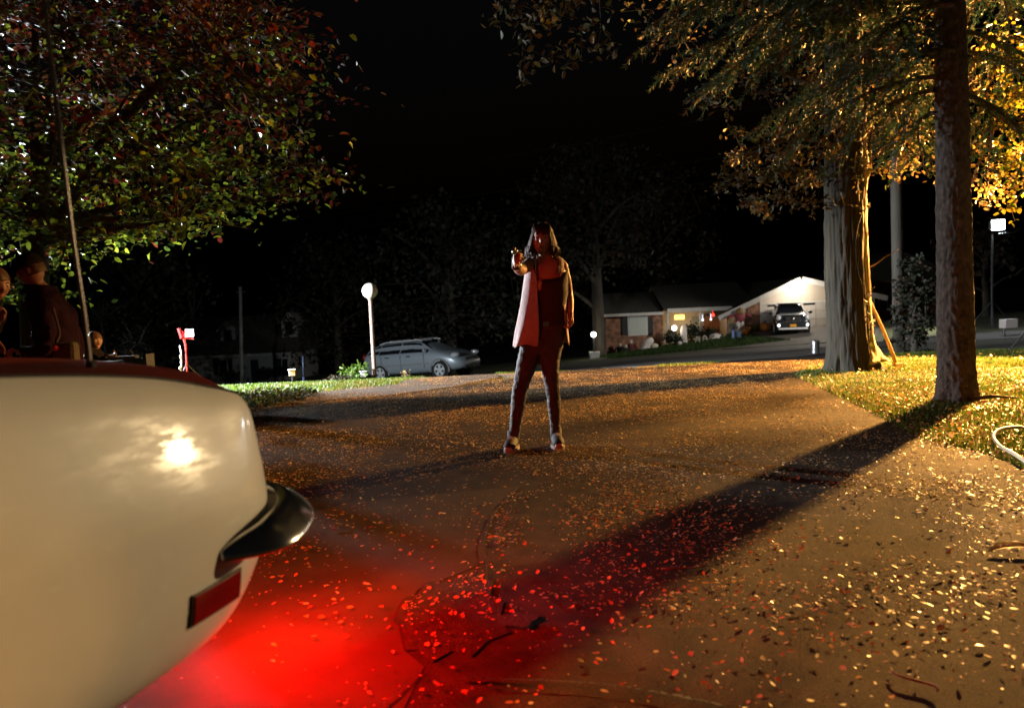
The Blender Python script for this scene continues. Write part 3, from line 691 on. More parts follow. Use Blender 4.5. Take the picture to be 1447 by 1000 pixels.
M_GLASSK=mat('dark_glass',(.012,.014,.016),.05,spec=.8,coat=.5)
M_RUB=mat('black_rubber',(.018,.018,.018),.8)
M_REDL=mat('red_lens',(.20,.006,.006),.18,coat=.8,bump=.05,bscale=200)
M_BRAKE=emat('lit_brake_lens',(1,.006,.002),135)
AL=R(68); cd=V((math.cos(AL),math.sin(AL),0)); cn=V((math.sin(AL),-math.cos(AL),0)); CC=V((-.605,1.75,0))
def cw(u,v,z): return CC+cd*(u+.07)+cn*(v+.085)+V((0,0,z))
half=[(-5.0,-.16),(-4.7,-.05),(-4.2,-.01),(-3,0),(-1.6,0),(-1.1,-.002),(-.8,-.007),(-.55,-.018),(-.38,-.030),(-.26,-.045),(-.17,-.065),(-.10,-.093),(-.05,-.130),(-.015,-.185),(.01,-.32),(.03,-.5),(.045,-.75)]
W2=1.94
full=[V((u,v,0)) for u,v in half]
full=[q.to_2d() for q in spline(full,4)]
outl=full+[V((.05,-W2/2))]+[V((q.x,-W2-q.y)) for q in reversed(full)]
nrm=[]
for i,p in enumerate(outl):
    a=outl[max(0,i-1)]; b=outl[min(len(outl)-1,i+1)]; t=(b-a).normalized(); nrm.append(V((t.y,-t.x)) if False else V((-t.y,t.x)))
if nrm[10].y<0: nrm=[-q for q in nrm]
def ztop(u): return .848+.138*(1-math.exp(-max(0,-u)/.35))+.02*min(.8,max(0,-u))
PROF=[(.31,.34),(.303,.20),(.307,.12),(.322,.072),(.35,.042),(.40,.020),(.46,.007),(.53,.0),(.60,.001),(.64,.004),(.69,.014),(.74,.027),(.79,.042),(.84,.057),(.875,.076),(.895,.110)]
def bodyrow(i):
    p=outl[i]; n=nrm[i]; r=[]
    for z,ins in PROF:
        zz=z if z<.45 else .45+(z-.45)*(ztop(p.x)-.45)/(.895-.45)
        k2=max(0,min(1,(p.x+.24)/.20)); k2=k2*k2*(3-2*k2)
        q=p-n*(ins*(1-.55*k2) if z>.6 else ins); k=max(0,min(1,(q.x+.7)/.6)); k=k*k*(3-2*k)
        r.append(cw(q.x-k*.42*max(0,.56-z),q.y,zz))
    return r
car=thing('classic_car','cream old car with chrome wraparound bumper filling the lower left foreground','car',(cw(-2,-.97,0).x,cw(-2,-.97,0).y,0))
mb=MB(); rows=[bodyrow(i) for i in range(len(outl))]; mb.loft(rows,cap=False,closed=False)
# cowl end
fr=rows[0]; bk=rows[-1]; n=len(fr)
mb.loft([fr,bk],cap=False,closed=False)
body=mb.build('body',M_CREAM,car,smooth=True,sub=1)
# deck / bonnet surfaces: one crowned skin inside the top edge
mb=MB(); top=[]
N=len(outl)
for i in range((N+1)//2):
    a=rows[i][-1]; b=rows[N-1-i][-1]
    cr_=.010+.094*math.exp(-((outl[i].x-.05)/.40)**2)
    top.append([a.lerp(b,t)+V((0,0,cr_*math.sin(math.pi*t)**.42*(1 if 0<t<1 else 0))) for t in [k/12 for k in range(13)]])
mb.loft(top,cap=False,closed=False); mb.build('trunk_lid',M_MAROON,car,smooth=True)
# cabin
mb=MB(); rings=[]
for z,u0,u1,ins in ((1.0,-3.5,-1.55,.12),(1.18,-3.2,-1.75,.17),(1.34,-2.9,-2.0,.26),(1.37,-2.75,-2.15,.34)):
    rings.append([cw(u,v,z) for u,v in ((u0,-ins),(u1,-ins),(u1,-W2+ins),(u0,-W2+ins))])
mb.loft(rings[:3]); cab=mb.build('cabin_glass',M_GLASSK,car,bevel=.03)
mb=MB(); mb.loft([[p+V((0,0,.003)) for p in rings[2]],rings[3]]); mb.build('roof',M_CREAM,car,bevel=.015)
for u in (-1.15,-3.95):
    for v in (-.10,-W2+.30):
        mb=MB(); c=cw(u,v-.10,.33); pr=[(.20,-.1),(.32,-.1),(.335,-.07),(.335,.07),(.32,.1),(.20,.1)]
        ri=[]
        for r,h in pr: ri.append([c+cd*(r*math.cos(a))+V((0,0,r*math.sin(a)))+cn*h for a in [2*math.pi*k/28 for k in range(28)]])
        mb.loft(ri,cap=True); w=mb.build('wheel',M_RUB,car,auto=40)
        mb=MB(); mb.loft([[c+cd*(r*math.cos(a))+V((0,0,r*math.sin(a)))+cn*h for a in [2*math.pi*k/24 for k in range(24)]] for r,h in ((.20,.103),(.19,.115),(.09,.10),(.07,.13),(.01,.135))]); mb.build('hub_cap',M_CHROME,w,smooth=True)
# bumper blade
mb=MB(); i0=min(range(N),key=lambda i:abs(outl[i].x+.31)+(0 if i<N//2 else 9)); i1=N-1-i0; ri=[]
def insz(z): return float(np.interp(z,[a for a,b in PROF],[b for a,b in PROF]))
def bump_ring(k,f):
    p=outl[k]; n=nrm[k]; d=min(k-i0,i1-k)
    s=(p-outl[i0]).length if k<N//2 else (p-outl[i1]).length
    t=min(1,s/.16); t=.12+.88*(1-(1-t)**2)
    off=.0+.040*min(1,s/.10); hw=.046*t; hh=.012+.015*t; c=p+n*(off+hw*.55*t)
    zc=.545+.040*min(1,s/.35); r=[]
    for j in range(14):
        a=2*math.pi*j/14; o=hw*math.cos(a); h=hh*math.sin(a)*(1-.35*math.cos(a))
        q=c+n*o; r.append(cw(q.x,q.y,zc+h-.022*math.cos(a)*t))
    return r
ri=[bump_ring(k,0) for k in range(i0,i1+1)]
mb.loft(ri); mb.build('bumper',M_CHROME,car,smooth=True,sub=1)
# cream strip added between the bumper and the panel to block the lens light
mb=MB(); A=[];B_=[]
for k in range(i0+3,i1-2):
    p=outl[k]; n=nrm[k]; s=min((p-outl[i0]).length,(p-outl[i1]).length); q=p-n*.03; w=p+n*.030*min(1,s/.12); z_=.548+.040*min(1,s/.35)
    A.append(cw(q.x,q.y,z_)); B_.append(cw(w.x,w.y,z_-.004))
mb.loft([A,B_,[v-V((0,0,.012)) for v in B_],[v-V((0,0,.012)) for v in A]],cap=False,closed=False); mb.build('bumper_gap_blocker',M_CREAM,car,smooth=False)
# rear lamps on the bumper face (unseen from the front corner, they throw the red light)
for sgn in (0,1):
    mb=MB(); v0,v1=(-.72,-.95) if not sgn else (-W2+.72,-W2+.95)
    a=cw(.05,v0,.35);b=cw(.055,v1,.35); h=V((0,0,.085))+cd*.05; o=cd*.02
    mb.loft([[a,b,b+h,a+h],[a+o,b+o,b+h+o,a+h+o]]); mb.build('tail_light',M_BRAKE,car)
# side marker
def side(u,z,off=0):
    k=min(range(N//2),key=lambda i:abs(outl[i].x-u)); p=outl[k]; n=nrm[k]
    # finer: interpolate along outline
    j=k+1 if outl[k].x<u else k-1; t=(u-outl[k].x)/(outl[j].x-outl[k].x+1e-9); p=outl[k].lerp(outl[j],t); n=nrm[k].lerp(nrm[j],t).normalized()
    q=p-n*(insz(z)-off); return cw(q.x,q.y,z)
def plate(u0,u1,z0,z1,off,th,skew=0,nu=10):
    A=[];B=[]
    for i in range(nu+1):
        u=u0+(u1-u0)*i/nu
        A.append([side(u,z0+(z1-z0)*j/3,off) for j in range(4)]); B.append([side(u,z0+(z1-z0)*j/3,off+th) for j in range(4)])
    mb=MB(); mb.loft(B,cap=False,closed=False)
    # rim
    e=[A[0],B[0]]; mb.loft(e,cap=False,closed=False); mb.loft([A[-1],B[-1]],cap=False,closed=False)
    mb.loft([[r[0] for r in A],[r[0] for r in B]],cap=False,closed=False); mb.loft([[r[-1] for r in A],[r[-1] for r in B]],cap=False,closed=False)
    return mb
MKU0,MKU1,MKZ0,MKZ1=-.40,-.24,.428,.498
sm_=plate(MKU0,MKU1,MKZ0,MKZ1,-.002,.0045).build('side_marker',mat('dull_bezel',(.10,.08,.06),.4,.6),car)
plate(MKU0+.005,MKU1-.005,MKZ0+.004,MKZ1-.004,.0015,.0035).build('marker_lens',M_REDL,sm_)
# whip antenna on the rear deck
a0=at(130,537,1.55); pa=[a0,at(128,525,1.55),at(118,440,1.53),at(104,345,1.51),at(80,150,1.48),at(61,-10,1.45),at(40,-160,1.42)]
mb=MB(); q=spline(pa,6); mb.tube(q,interp([.0065,.0055,.005,.0045,.004,.003],len(q)),8)
ant=mb.build('antenna',mat('antenna_steel',(.32,.27,.22),.4,.6),car,smooth=True)
mb=MB(); mb.lathe([(.018,-.012),(.018,.0),(.013,.02),(.007,.045)],a0,14); mb.build('antenna_base',M_RUB,ant,smooth=True)
# dark gap between the quarter panel and the lid, and a bright moulding on the crease
mb=MB(); mb.tube([rows[i][-1]+V((0,0,.001)) for i in range(4,N//2)],.0035,6); mb.build('panel_gap',M_RUB,car)
# ------------------------------------------------------------------ garden hose at the right edge
mb=MB(); q=spline([gnd(*p)+V((0,0,.05+z)) for p,z in (((1475,622),0),((1440,613),.0),((1414,618),.01),((1404,630),.02),((1412,642),.01),((1432,652),0),((1460,668),0),((1490,660),0))],8)
mb.tube(q,.011,10); tag(mb.build('garden_hose',mat('cream_hose',(.62,.55,.40),.35),smooth=True),'loop of pale garden hose on the leafy grass at the right edge','hose')
# low stump flare plants: dark sticks by spruce foot
mb=MB(); a=gnd(1372,572); mb.tube([a+V((0,0,.05)),a+V((.2,.02,.07)),a+V((.42,0,.05))],[.02,.017,.008],8,jit=.2)
tag(mb.build('fallen_branch',M_SPB,smooth=True),'short dark branch lying at the foot of the spruce','branch')
# ------------------------------------------------------------------ mid and far things
M_WHITE=mat('white_trim',(.55,.54,.51),.6,var=.08,vscale=5); M_DARK=mat('dark_paint',(.012,.013,.014),.6)
M_STEEL=mat('galvanised_steel',(.45,.46,.47),.32,.9,var=.15,vscale=8)
def bxp(mb,px0,py0,px1,py1,Y,th=.06,mi=0,push=0):
    """box standing on the plane y=Y that covers a pixel rectangle; depth th behind its front"""
    a=at(px0,(py0+py1)/2,Y); b=at(px1,(py0+py1)/2,Y); c=at((px0+px1)/2,py0,Y); d=at((px0+px1)/2,py1,Y)
    return mb.box(((a.x+b.x)/2,Y+th/2-push,(c.z+d.z)/2),(abs(b.x-a.x),th,abs(c.z-d.z)),mi=mi)
# globe lamp post (unlit)
b=on(530,543,15.6); t=thing('globe_lamp_post','tall lamp post with an unlit white globe beside the grey hatchback','lamp post',b)
top=at(522.5,421,15.6)
mb=MB(); mb.lathe([(.075,-.05),(.075,.08),(.052,.10),(.048,.12),(.045,top.z-b.z-.05),(.06,top.z-b.z-.04),(.07,top.z-b.z)],b,18); mb.build('post',mat('brown_post',(.20,.13,.10),.45,bump=.1,bscale=30),t,auto=40)
mb=MB(); mb.ball(V((b.x,b.y,top.z+.155)),.172,24,16); mb.build('globe',mat('white_globe',(.74,.70,.64),.35,coat=.3),t,smooth=True)
# garden path lights
for px,py0,py1,Y,lab in ((413,527,550,13.5,'small white box light on a thin stake in the bright lawn'),(513,529,541,15.0,'small white garden light tucked between the shrub and the lamp post')):
    b=on(px+1,py1,Y); tp=at(px,py0,Y); t=thing('garden_light',lab,'garden light',b,'small garden lights in the left lawn')
    mb=MB(); mb.tube([b-V((0,0,.05)),V((b.x,b.y,tp.z))],.012,8); mb.build('stake',M_DARK,t)
    mb=MB(); mb.box((b.x,b.y,tp.z),(.11,.09,.11),.3); mb.box((b.x,b.y,tp.z+.065),(.15,.12,.025),.3); mb.build('lamp_head',M_WHITE,t,bevel=.008)
b=on(429,542,17); tp=at(428,503,17); mb=MB(); mb.tube([b-V((0,0,.1)),b.lerp(tp,.35)],.03,8); mb.tube([b.lerp(tp,.35),tp],.018,8)
tag(mb.build('marker_stake',mat('blue_stake',(.07,.09,.17),.5),smooth=True),'slim blue driveway marker stake at the far end of the bright lawn','stake')
# utility pole with cables
M_WOODP=mat('weathered_pole',(.045,.038,.03),.85,col2=(.085,.075,.06),vscale=7,bump=.6,stretch=(1,1,.1))
b=on(1271,503,18); tp=at(1262,150,18); top=V((tp.x,18,8.2)); mb=MB(); q=[b-V((0,0,.3)),b.lerp(top,.3),b.lerp(top,.65),top]; mb.tube(q,[.145,.135,.12,.10],20)
up=thing('utility_pole','weathered wooden utility pole standing behind the twin trunk tree','utility pole',b); mb.build('pole',M_WOODP,up,smooth=True)
mb=MB(); mb.box((top.x,17.85,7.6),(2.2,.1,.12)); mb.build('crossarm',M_WOODP,up)
mb=MB(); bxp(mb,1262,424,1274,430,17.8,.03); mb.build('band',mat('pole_band',(.3,.22,.18),.5),up)
b2=on(341,541,40); tp2=at(339.5,405,40); mb=MB(); mb.tube([b2-V((0,0,.3)),tp2],[.11,.085],14)
up2=thing('utility_pole','thin pale pole in front of the dormer house at left','utility pole',b2); mb.build('pole',mat('grey_pole',(.26,.25,.22),.8),up2,smooth=True)
mb=MB(); mb.box((tp2.x,40,tp2.z-.3),(.5,.08,.08)); mb.build('bracket',M_WOODP,up2)
M_CAB=mat('cable',(.006,.006,.006),.9,spec=0.)
for i,((ax,ay),(bx_,by),h) in enumerate((((330,283),(860,180),.0),((330,318),(860,232),0),((330,338),(860,262),0))):
    A=at(ax,ay,38); B=at(bx_,by,22); e=B+(B-A)*.75; mb=MB(); pts_=[]
    for k in range(25):
        u=k/24; p=A.lerp(e,u); p.z-=1.1*4*u*(1-u)*.3; pts_.append(p)
    mb.tube(pts_,.014,5); tag(mb.build('power_cable',M_CAB),['topmost of the three power cables crossing the black sky','middle power cable of the three crossing the black sky','lowest of the three power cables crossing the black sky'][i],'cable','power cables across the sky')

# ------------------------------------------------------------------ vehicles
def vehicle(name,label,loc,yaw,pitch,L,paint,low,stations,wheels,wr,glass_side,rimspokes=5,extra=None,roll=0):
    """stations: x, half width belt, half width roof, z bottom, z belt, z top"""
    t=thing(name,label,'car',loc); t.rotation_mode='XYZ'; t.rotation_euler=(roll,pitch,yaw)
    rings=[]
    for x,wb,wr_,zb,zs,zt in stations:
        h=[(0,zb),(wb*.80,zb),(wb*.95,zb+.07),(wb*1.0,zb+(zs-zb)*.45),(wb*.995,zb+(zs-zb)*.8),(wb*.96,zs),(wr_*1.02,zs+(zt-zs)*.55+.005),(wr_*.96,zt-.035),(wr_*.80,zt),(0,zt+.015)]
        ring=[V((x,y,z)) for y,z in h]+[V((x,-y,z)) for y,z in reversed(h[1:-1])]
        rings.append(ring)
    def B(mb,nm,m,par=None,**k):
        o=mb.build(nm,m,None,**k); o.parent=par or t; return o
    mb=MB(); mb.loft(rings); body=B(mb,'body',paint,smooth=True,sub=1)
    def surf(x,f,off=.006,sgn=1):
        """point on the side between belt (f=0) and roof (f=1)"""
        for a,b in zip(rings,rings[1:]):
            if (a[0].x-x)*(b[0].x-x)<=0:
                k=(x-a[0].x)/(b[0].x-a[0].x); P=[a[5].lerp(b[5],k),a[6].lerp(b[6],k),a[7].lerp(b[7],k)]
                q=P[0].lerp(P[1],f*2) if f<.5 else P[1].lerp(P[2],f*2-1)
                return V((q.x,(q.y+off)*sgn,q.z))
        return V((x,0,0))
    for sgn in (1,-1):
        for wn in glass_side:
            mb=MB(); g=[]
            n=6
            for i in range(n+1):
                u=i/n; x0=wn[0][0]+(wn[1][0]-wn[0][0])*u; x1=wn[3][0]+(wn[2][0]-wn[3][0])*u
                f0=wn[0][1]+(wn[1][1]-wn[0][1])*u; f1=wn[3][1]+(wn[2][1]-wn[3][1])*u
                g.append([surf(x0+(x1-x0)*j/4,f0+(f1-f0)*j/4,.004,sgn) for j in range(5)])
            mb.loft(g,cap=False,closed=False); B(mb,'side_window',M_GLASSK,smooth=True)
    for x,y in wheels:
        for sgn in (1,-1):
            mb=MB(); mb.lathe([(wr*.62,-.12),(wr*.97,-.12),(wr,-.09),(wr,.06),(wr*.95,.10),(wr*.68,.105),(wr*.62,.09)],(x,y*sgn-.02*sgn,wr),28,'Y')
            if sgn<0: mb.v=[(v[0],2*(y*sgn-.02*sgn)-v[1],v[2]) for v in mb.v]
            w=B(mb,'wheel',M_RUB,auto=35)
            mb=MB(); c=V((x,(y+.075)*sgn,wr))
            mb.lathe([(wr*.14,-.01),(wr*.16,.012),(.01,.02)],c,16,'Y') if sgn>0 else mb.lathe([(wr*.14,.01),(wr*.16,-.012),(.01,-.02)],c,16,'Y')
            for k in range(rimspokes):
                a=2*math.pi*k/rimspokes+.3; dr=V((math.cos(a),0,math.sin(a))); tn=V((-math.sin(a),0,math.cos(a)))
                o=V((0,.012*sgn,0)); p0=c+dr*wr*.1; p1=c+dr*wr*.66
                mb.loft([[p0-tn*wr*.10,p0+tn*wr*.10,p0+tn*wr*.10+o,p0-tn*wr*.10+o],[p1-tn*wr*.21,p1+tn*wr*.21,p1+tn*wr*.21+o*.6,p1-tn*wr*.21+o*.6]])
            rg=[[c+V((r*math.cos(a),h*sgn,r*math.sin(a))) for a in [2*math.pi*k/28 for k in range(28)]] for r,h in ((wr*.60,.0),(wr*.60,.016),(wr*.68,.018),(wr*.69,0))]
            mb.loft(rg,cap=False)
            B(mb,'rim',M_RIM,w)
            # wheel arch lip and dark well
            mb=MB(); c=V((x,(y+.055)*sgn,wr)); A=[R(q) for q in range(-12,193,10)]
            mb.loft([[c+V((r*math.cos(a),h*sgn,r*math.sin(a))) for a in A] for r,h in ((wr*1.30,-.03),(wr*1.29,.022),(wr*1.14,.028),(wr*1.13,-.05))],cap=False,closed=False); B(mb,'wheel_arch',low,smooth=True)
            mb=MB(); mb.loft([[c+V((r*math.cos(a),h*sgn,r*math.sin(a))) for a in [2*math.pi*k/28 for k in range(28)]] for r,h in ((wr*1.15,-.2),(wr*1.15,.004),(.02,.006))],cap=False); B(mb,'wheel_well',M_DARK)
    if extra: extra(B,surf,rings)
    return t
M_RIM=mat('alloy_rim',(.74,.74,.75),.38,.15); M_HL=mat('headlamp_glass',(.75,.77,.80),.12,.3,coat=1.); M_GREY=mat('grey_blue_metallic',(.40,.45,.50),.36,.25,coat=.8); M_GREYL=mat('grey_cladding',(.28,.28,.27),.6)
M_PLATE=mat('orange_plate',(.75,.33,.02),.5); M_AMB=mat('amber_lens',(.7,.22,.03),.3)
def hb_extra(B,surf,rings):
    mb=MB()
    for s in (1,-1): mb.tube([(.50,.60*s,1.38),(.32,.61*s,1.42),(-1.1,.60*s,1.415),(-1.4,.585*s,1.36)],.022,8)
    for x in (.2,-.9): mb.tube([(x,-.60,1.445),(x,.60,1.445)],.025,8)
    B(mb,'roof_rack',M_RIM)
    for s in (1,-1):
        mb=MB(); mb.ball((.78,.93*s,1.03),.1,12,8,(.7,1,.75)); B(mb,'wing_mirror',M_GREY,smooth=True)
        for x in (.02,-.93): 
            mb=MB(); mb.box((x,.888*s,.87),(.17,.03,.035)); B(mb,'door_handle',M_DARK,bevel=.008)
        mb=MB(); mb.box((-.15,.892*s,.58),(2.0,.02,.05)); B(mb,'rub_strip',M_GREYL,bevel=.006)
        for x in (.68,-.33,-1.2):
            mb=MB(); mb.box((x,.889*s,.68),(.012,.006,.5)); B(mb,'door_seam',M_DARK)
        mb=MB(); mb.ball((1.86,.66*s,.80),.16,14,8,(1.15,.95,.6)); B(mb,'headlight',M_HL,smooth=True)
        mb=MB(); mb.ball((-2.06,.72*s,.93),.13,12,8,(.55,.8,1.2)); B(mb,'tail_light',M_REDL,smooth=True)
        mb=MB(); mb.ball((2.02,.55*s,.40),.07,10,6); B(mb,'fog_light',M_HL,smooth=True)
    mb=MB(); mb.box((2.12,0,.62),(.06,.8,.10)); mb.box((2.12,0,.36),(.06,1.0,.14)); B(mb,'grille',M_DARK,bevel=.02)
    mb=MB(); mb.loft([[V((1.02,-.66,1.0)),V((1.02,.66,1.0)),V((.42,.55,1.335)),V((.42,-.55,1.335))],[V((1.04,-.66,1.005)),V((1.04,.66,1.005)),V((.44,.55,1.355)),V((.44,-.55,1.355))]]); B(mb,'windscreen',M_GLASSK)
pf=at(645,536.5,25.3); pr=at(556,541.5,26.6); mid=pf.lerp(pr,.5)+V((0,0,.13)); dv=pf-pr
st_hb=[(-2.16, 0.7, 0.6, 0.36, 0.8, 0.84), (-2.1, 0.8, 0.62, 0.28, 0.95, 1.081), (-1.85, 0.87, 0.6, 0.24, 0.96, 1.288), (-1.4, 0.885, 0.6, 0.22, 0.96, 1.362), (-0.6, 0.89, 0.61, 0.22, 0.96, 1.395), (0.1, 0.89, 0.61, 0.22, 0.96, 1.392), (0.45, 0.89, 0.6, 0.22, 0.96, 1.34), (0.75, 0.885, 0.62, 0.22, 0.96, 1.192), (1.1, 0.875, 0.68, 0.22, 0.95, 1.014), (1.5, 0.86, 0.64, 0.24, 0.88, 0.965), (1.85, 0.8, 0.56, 0.26, 0.74, 0.87), (2.08, 0.66, 0.45, 0.3, 0.62, 0.7), (2.18, 0.5, 0.35, 0.36, 0.52, 0.58)]
ws_hb=[[(-.36,.06),(.80,.05),(.42,.95),(-.35,.97)],[(-1.34,.06),(-.40,.06),(-.40,.97),(-1.30,.95)],[(-1.90,.16),(-1.37,.10),(-1.34,.93),(-1.72,.84)]]
vehicle('grey_hatchback','blue grey five door hatchback with roof rack parked beyond the lawn',mid,math.atan2(dv.y,dv.x),-math.atan2(dv.z,math.hypot(dv.x,dv.y)),4.3,M_GREY,M_GREYL,st_hb,[(1.30,.80),(-1.30,.80)],.315,ws_hb,5,hb_extra)
M_WPAINT=mat('black_blue_paint',(.03,.034,.042),.25,.3,coat=1.); M_WROOF=mat('roof_reflection',(.55,.56,.56),.3,.2,coat=.8)  # floodlight reflected on the dark car's top, put into a pale colour
def suv_extra(B,surf,rings):
    mb=MB(); mb.loft([[V((1.12,-.74,1.12)),V((1.12,.74,1.12)),V((.55,.60,1.56)),V((.55,-.60,1.56))],[V((1.14,-.74,1.125)),V((1.14,.74,1.125)),V((.57,.60,1.575)),V((.57,-.60,1.575))]]); B(mb,'windscreen',M_GLASSK)
    mb=MB(); mb.box((-.5,0,1.70),(2.0,1.12,.03)); B(mb,'roof_panel',M_WROOF,bevel=.012)
    mb=MB(); mb.box((1.62,0,1.115),(.85,1.25,.025),M=Matrix.Rotation(.10,3,'Y')); B(mb,'bonnet',M_WROOF,bevel=.01)
    for s in (1,-1):
        mb=MB(); mb.ball((.95,1.03*s,1.17),.12,12,8,(.6,1,.7)); B(mb,'wing_mirror',M_WPAINT,smooth=True)
        mb=MB(); mb.ball((2.10,.72*s,.90),.17,12,8,(.6,.8,1.2)); B(mb,'headlight',M_HL,smooth=True)
        mb=MB(); mb.ball((2.24,.72*s,.52),.09,12,8,(.6,1,1)); B(mb,'fog_light',emat('fog_lamp_glint',(1,1,1),1.6) if s>0 else bpy.data.materials['fog_lamp_glint'],smooth=True)  # reflected glint put in as a faint glow
    mb=MB(); mb.box((2.27,0,.82),(.05,.78,.30)); B(mb,'grille',M_DARK,bevel=.03)
    mb=MB(); mb.ball((2.31,0,.86),.08,12,8,(.3,1,1)); mb.box((2.30,0,.95),(.02,.76,.03)); mb.box((2.30,0,.70),(.02,.76,.03)); B(mb,'grille_badge',M_CHROME,smooth=False)
    mb=MB(); mb.box((2.30,-.0,.50),(.03,.32,.15)); B(mb,'number_plate',M_PLATE)
    mb=MB(); mb.box((2.24,0,.33),(.08,1.5,.10)); B(mb,'bumper_trim',M_RIM,bevel=.02)
st_suv=[(-2.35,.80,.62,.42,.95,1.0),(-2.28,.90,.66,.34,1.10,1.35),(-2.0,.94,.66,.30,1.12,1.60),(-1.2,.95,.66,.28,1.12,1.67),(-.2,.95,.66,.28,1.10,1.68),(.45,.95,.65,.28,1.09,1.62),(.85,.95,.70,.28,1.08,1.38),(1.2,.94,.78,.28,1.07,1.13),(1.6,.92,.74,.28,1.02,1.09),(2.0,.88,.68,.30,.93,1.03),(2.22,.80,.62,.34,.80,.90),(2.30,.72,.55,.40,.66,.74)]
ws_suv=[[(-.30,.1),(.85,.1),(.50,.85),(-.28,.88)],[(-1.4,.1),(-.4,.1),(-.4,.88),(-1.38,.86)]]
sp=at(1131,470,39); vehicle('parked_suv','dark sport utility vehicle with bright roof parked nose out before the garage door','',V((0,0,0)),0,0,M_WPAINT,M_RUB,[],[],.36,[]) if False else vehicle('parked_suv','dark sport utility vehicle with bright roof parked nose out before the garage door',V((sp.x,40.6,sp.z-.06)),R(-106),0,4.7,M_WPAINT,M_RUB,st_suv,[(1.42,.84),(-1.42,.84)],.37,ws_suv,6,suv_extra)

# ------------------------------------------------------------------ brick house with garage
def brick_mat():
    m=bpy.data.materials.new('red_brick'); m.use_nodes=True; nt=m.node_tree; b=nt.nodes['Principled BSDF']; L=nt.links.new; N=nt.nodes.new
    tc=N('ShaderNodeTexCoord'); mp=N('ShaderNodeMapping'); mp.inputs['Rotation'].default_value=(math.pi/2,0,0); br=N('ShaderNodeTexBrick'); br.inputs['Scale'].default_value=1.
    br.inputs['Brick Width'].default_value=.24; br.inputs['Row Height'].default_value=.085; br.inputs['Mortar Size'].default_value=.009
    br.inputs['Color1'].default_value=(.20,.07,.035,1); br.inputs['Color2'].default_value=(.36,.16,.08,1); br.inputs['Mortar'].default_value=(.34,.29,.24,1)
    n=N('ShaderNodeTexNoise'); n.inputs['Scale'].default_value=3.2; n.inputs['Detail'].default_value=6
    cr=N('ShaderNodeValToRGB'); cr.color_ramp.elements[0].color=(.5,.45,.42,1); cr.color_ramp.elements[1].color=(1.35,1.2,1.1,1); cr.color_ramp.elements[0].position=.35; cr.color_ramp.elements[1].position=.68
    mx=N('ShaderNodeMix'); mx.data_type='RGBA'; mx.blend_type='MULTIPLY'; mx.inputs[0].default_value=1
    L(tc.outputs['Object'],mp.inputs['Vector']); L(mp.outputs[0],br.inputs['Vector']); L(tc.outputs['Object'],n.inputs['Vector']); L(n.outputs['Fac'],cr.inputs['Fac'])
    L(br.outputs['Color'],mx.inputs[6]); L(cr.outputs[0],mx.inputs[7]); L(mx.outputs[2],b.inputs['Base Color']); b.inputs['Roughness'].default_value=.85
    return m
M_BRICK=brick_mat(); M_SHING=mat('dark_shingles',(.06,.056,.046),.9,col2=(.12,.11,.09),vscale=7,bump=.6,bscale=14,stretch=(1,3,3))
M_SID=mat('beige_siding',(.42,.36,.29),.7,col2=(.52,.45,.36),vscale=2.5,stretch=(6,6,.25)); M_GDOOR=mat('garage_door_paint',(.50,.46,.42),.55,var=.06,vscale=3)
M_WOODD=mat('stained_wood',(.20,.075,.028),.5,col2=(.34,.15,.06),vscale=6,stretch=(5,5,.4)); M_CURT=mat('curtain',(.55,.53,.48),.8,var=.2,vscale=5,stretch=(7,1,.2))
YH=44.
hx=lambda px,py=470,Y=YH: at(px,py,Y).x
hz=lambda px,py,Y=YH: at(px,py,Y).z
hb=thing('brick_house','low brick house with a lit gabled garage across the street','house',(hx(950),YH+4,-1.8))
xl,xm,xr=hx(856),hx(937),hx(1032); zg1=hz(895,444.5); zg2=hz(985,437.5)
mb=MB(); mb.box(((xl+xm)/2,YH+3.5,(zg1-3.6)/2),(xm-xl,7,zg1+3.6)); wall=mb.build('wall',M_BRICK,hb)
xg0,xg1=hx(1037,440,43),hx(1236,440,43); zga=hz(1128,395,43); xga=hx(1128,395,43); ze=hz(1037,437,43)-.05; zer=zga-(zga-ze)*.72
mb=MB(); mb.box(((xm+xg0)/2+.05,YH+4.5,(zg2-3)/2),(xg0-xm-.1,5,zg2+3.)); mb.build('porch_wall',M_SID,hb)
mb=MB(); bxp(mb,995,442,1034,478,YH+1.98,.1,push=.06); mb.build('wood_panelling',M_WOODD,hb)
# garage block, gable front
mb=MB(); fr=[V((xg0,43,-3)),V((xg1,43,-3)),V((xg1,43,zer)),V((xga,43,zga)),V((xg0,43,ze))]; mb.loft([fr,[p+V((0,8,0)) for p in fr]]); mb.build('garage_wall',M_SID,hb)
mb=MB(); bxp(mb,1056,429,1076,470,43,.2,push=.06); bxp(mb,1037,452,1044,474,43,.2,push=.05); mb.build('brick_pier',M_BRICK,hb)
mb=MB(); bxp(mb,1076,427,1230,474,43,.1,push=.05); gd=mb.build('garage_door',M_GDOOR,hb)
mb=MB()
for k in range(1,4): bxp(mb,1076,427+k*11.5,1230,427.6+k*11.5,43,.03,push=.062)
for px in (1100,1127,1152,1178,1204): bxp(mb,px,427,px+.7,474,43,.03,push=.062)
mb.build('panel_groove',mat('groove',(.3,.27,.25),.7),gd)
mb=MB(); bxp(mb,1073.5,425,1076,474,43,.1,push=.09); bxp(mb,1076,425.2,1230,427,43,.1,push=.09)
mb.build('door_trim',M_WHITE,hb)
for px in (1092,1143,1187):
    mb=MB(); bxp(mb,px-8,430.5-(px-1092)*.045,px+8,433-(px-1092)*.045,43,.03,push=.07); mb.build('door_glazing',M_GLASSK,gd)
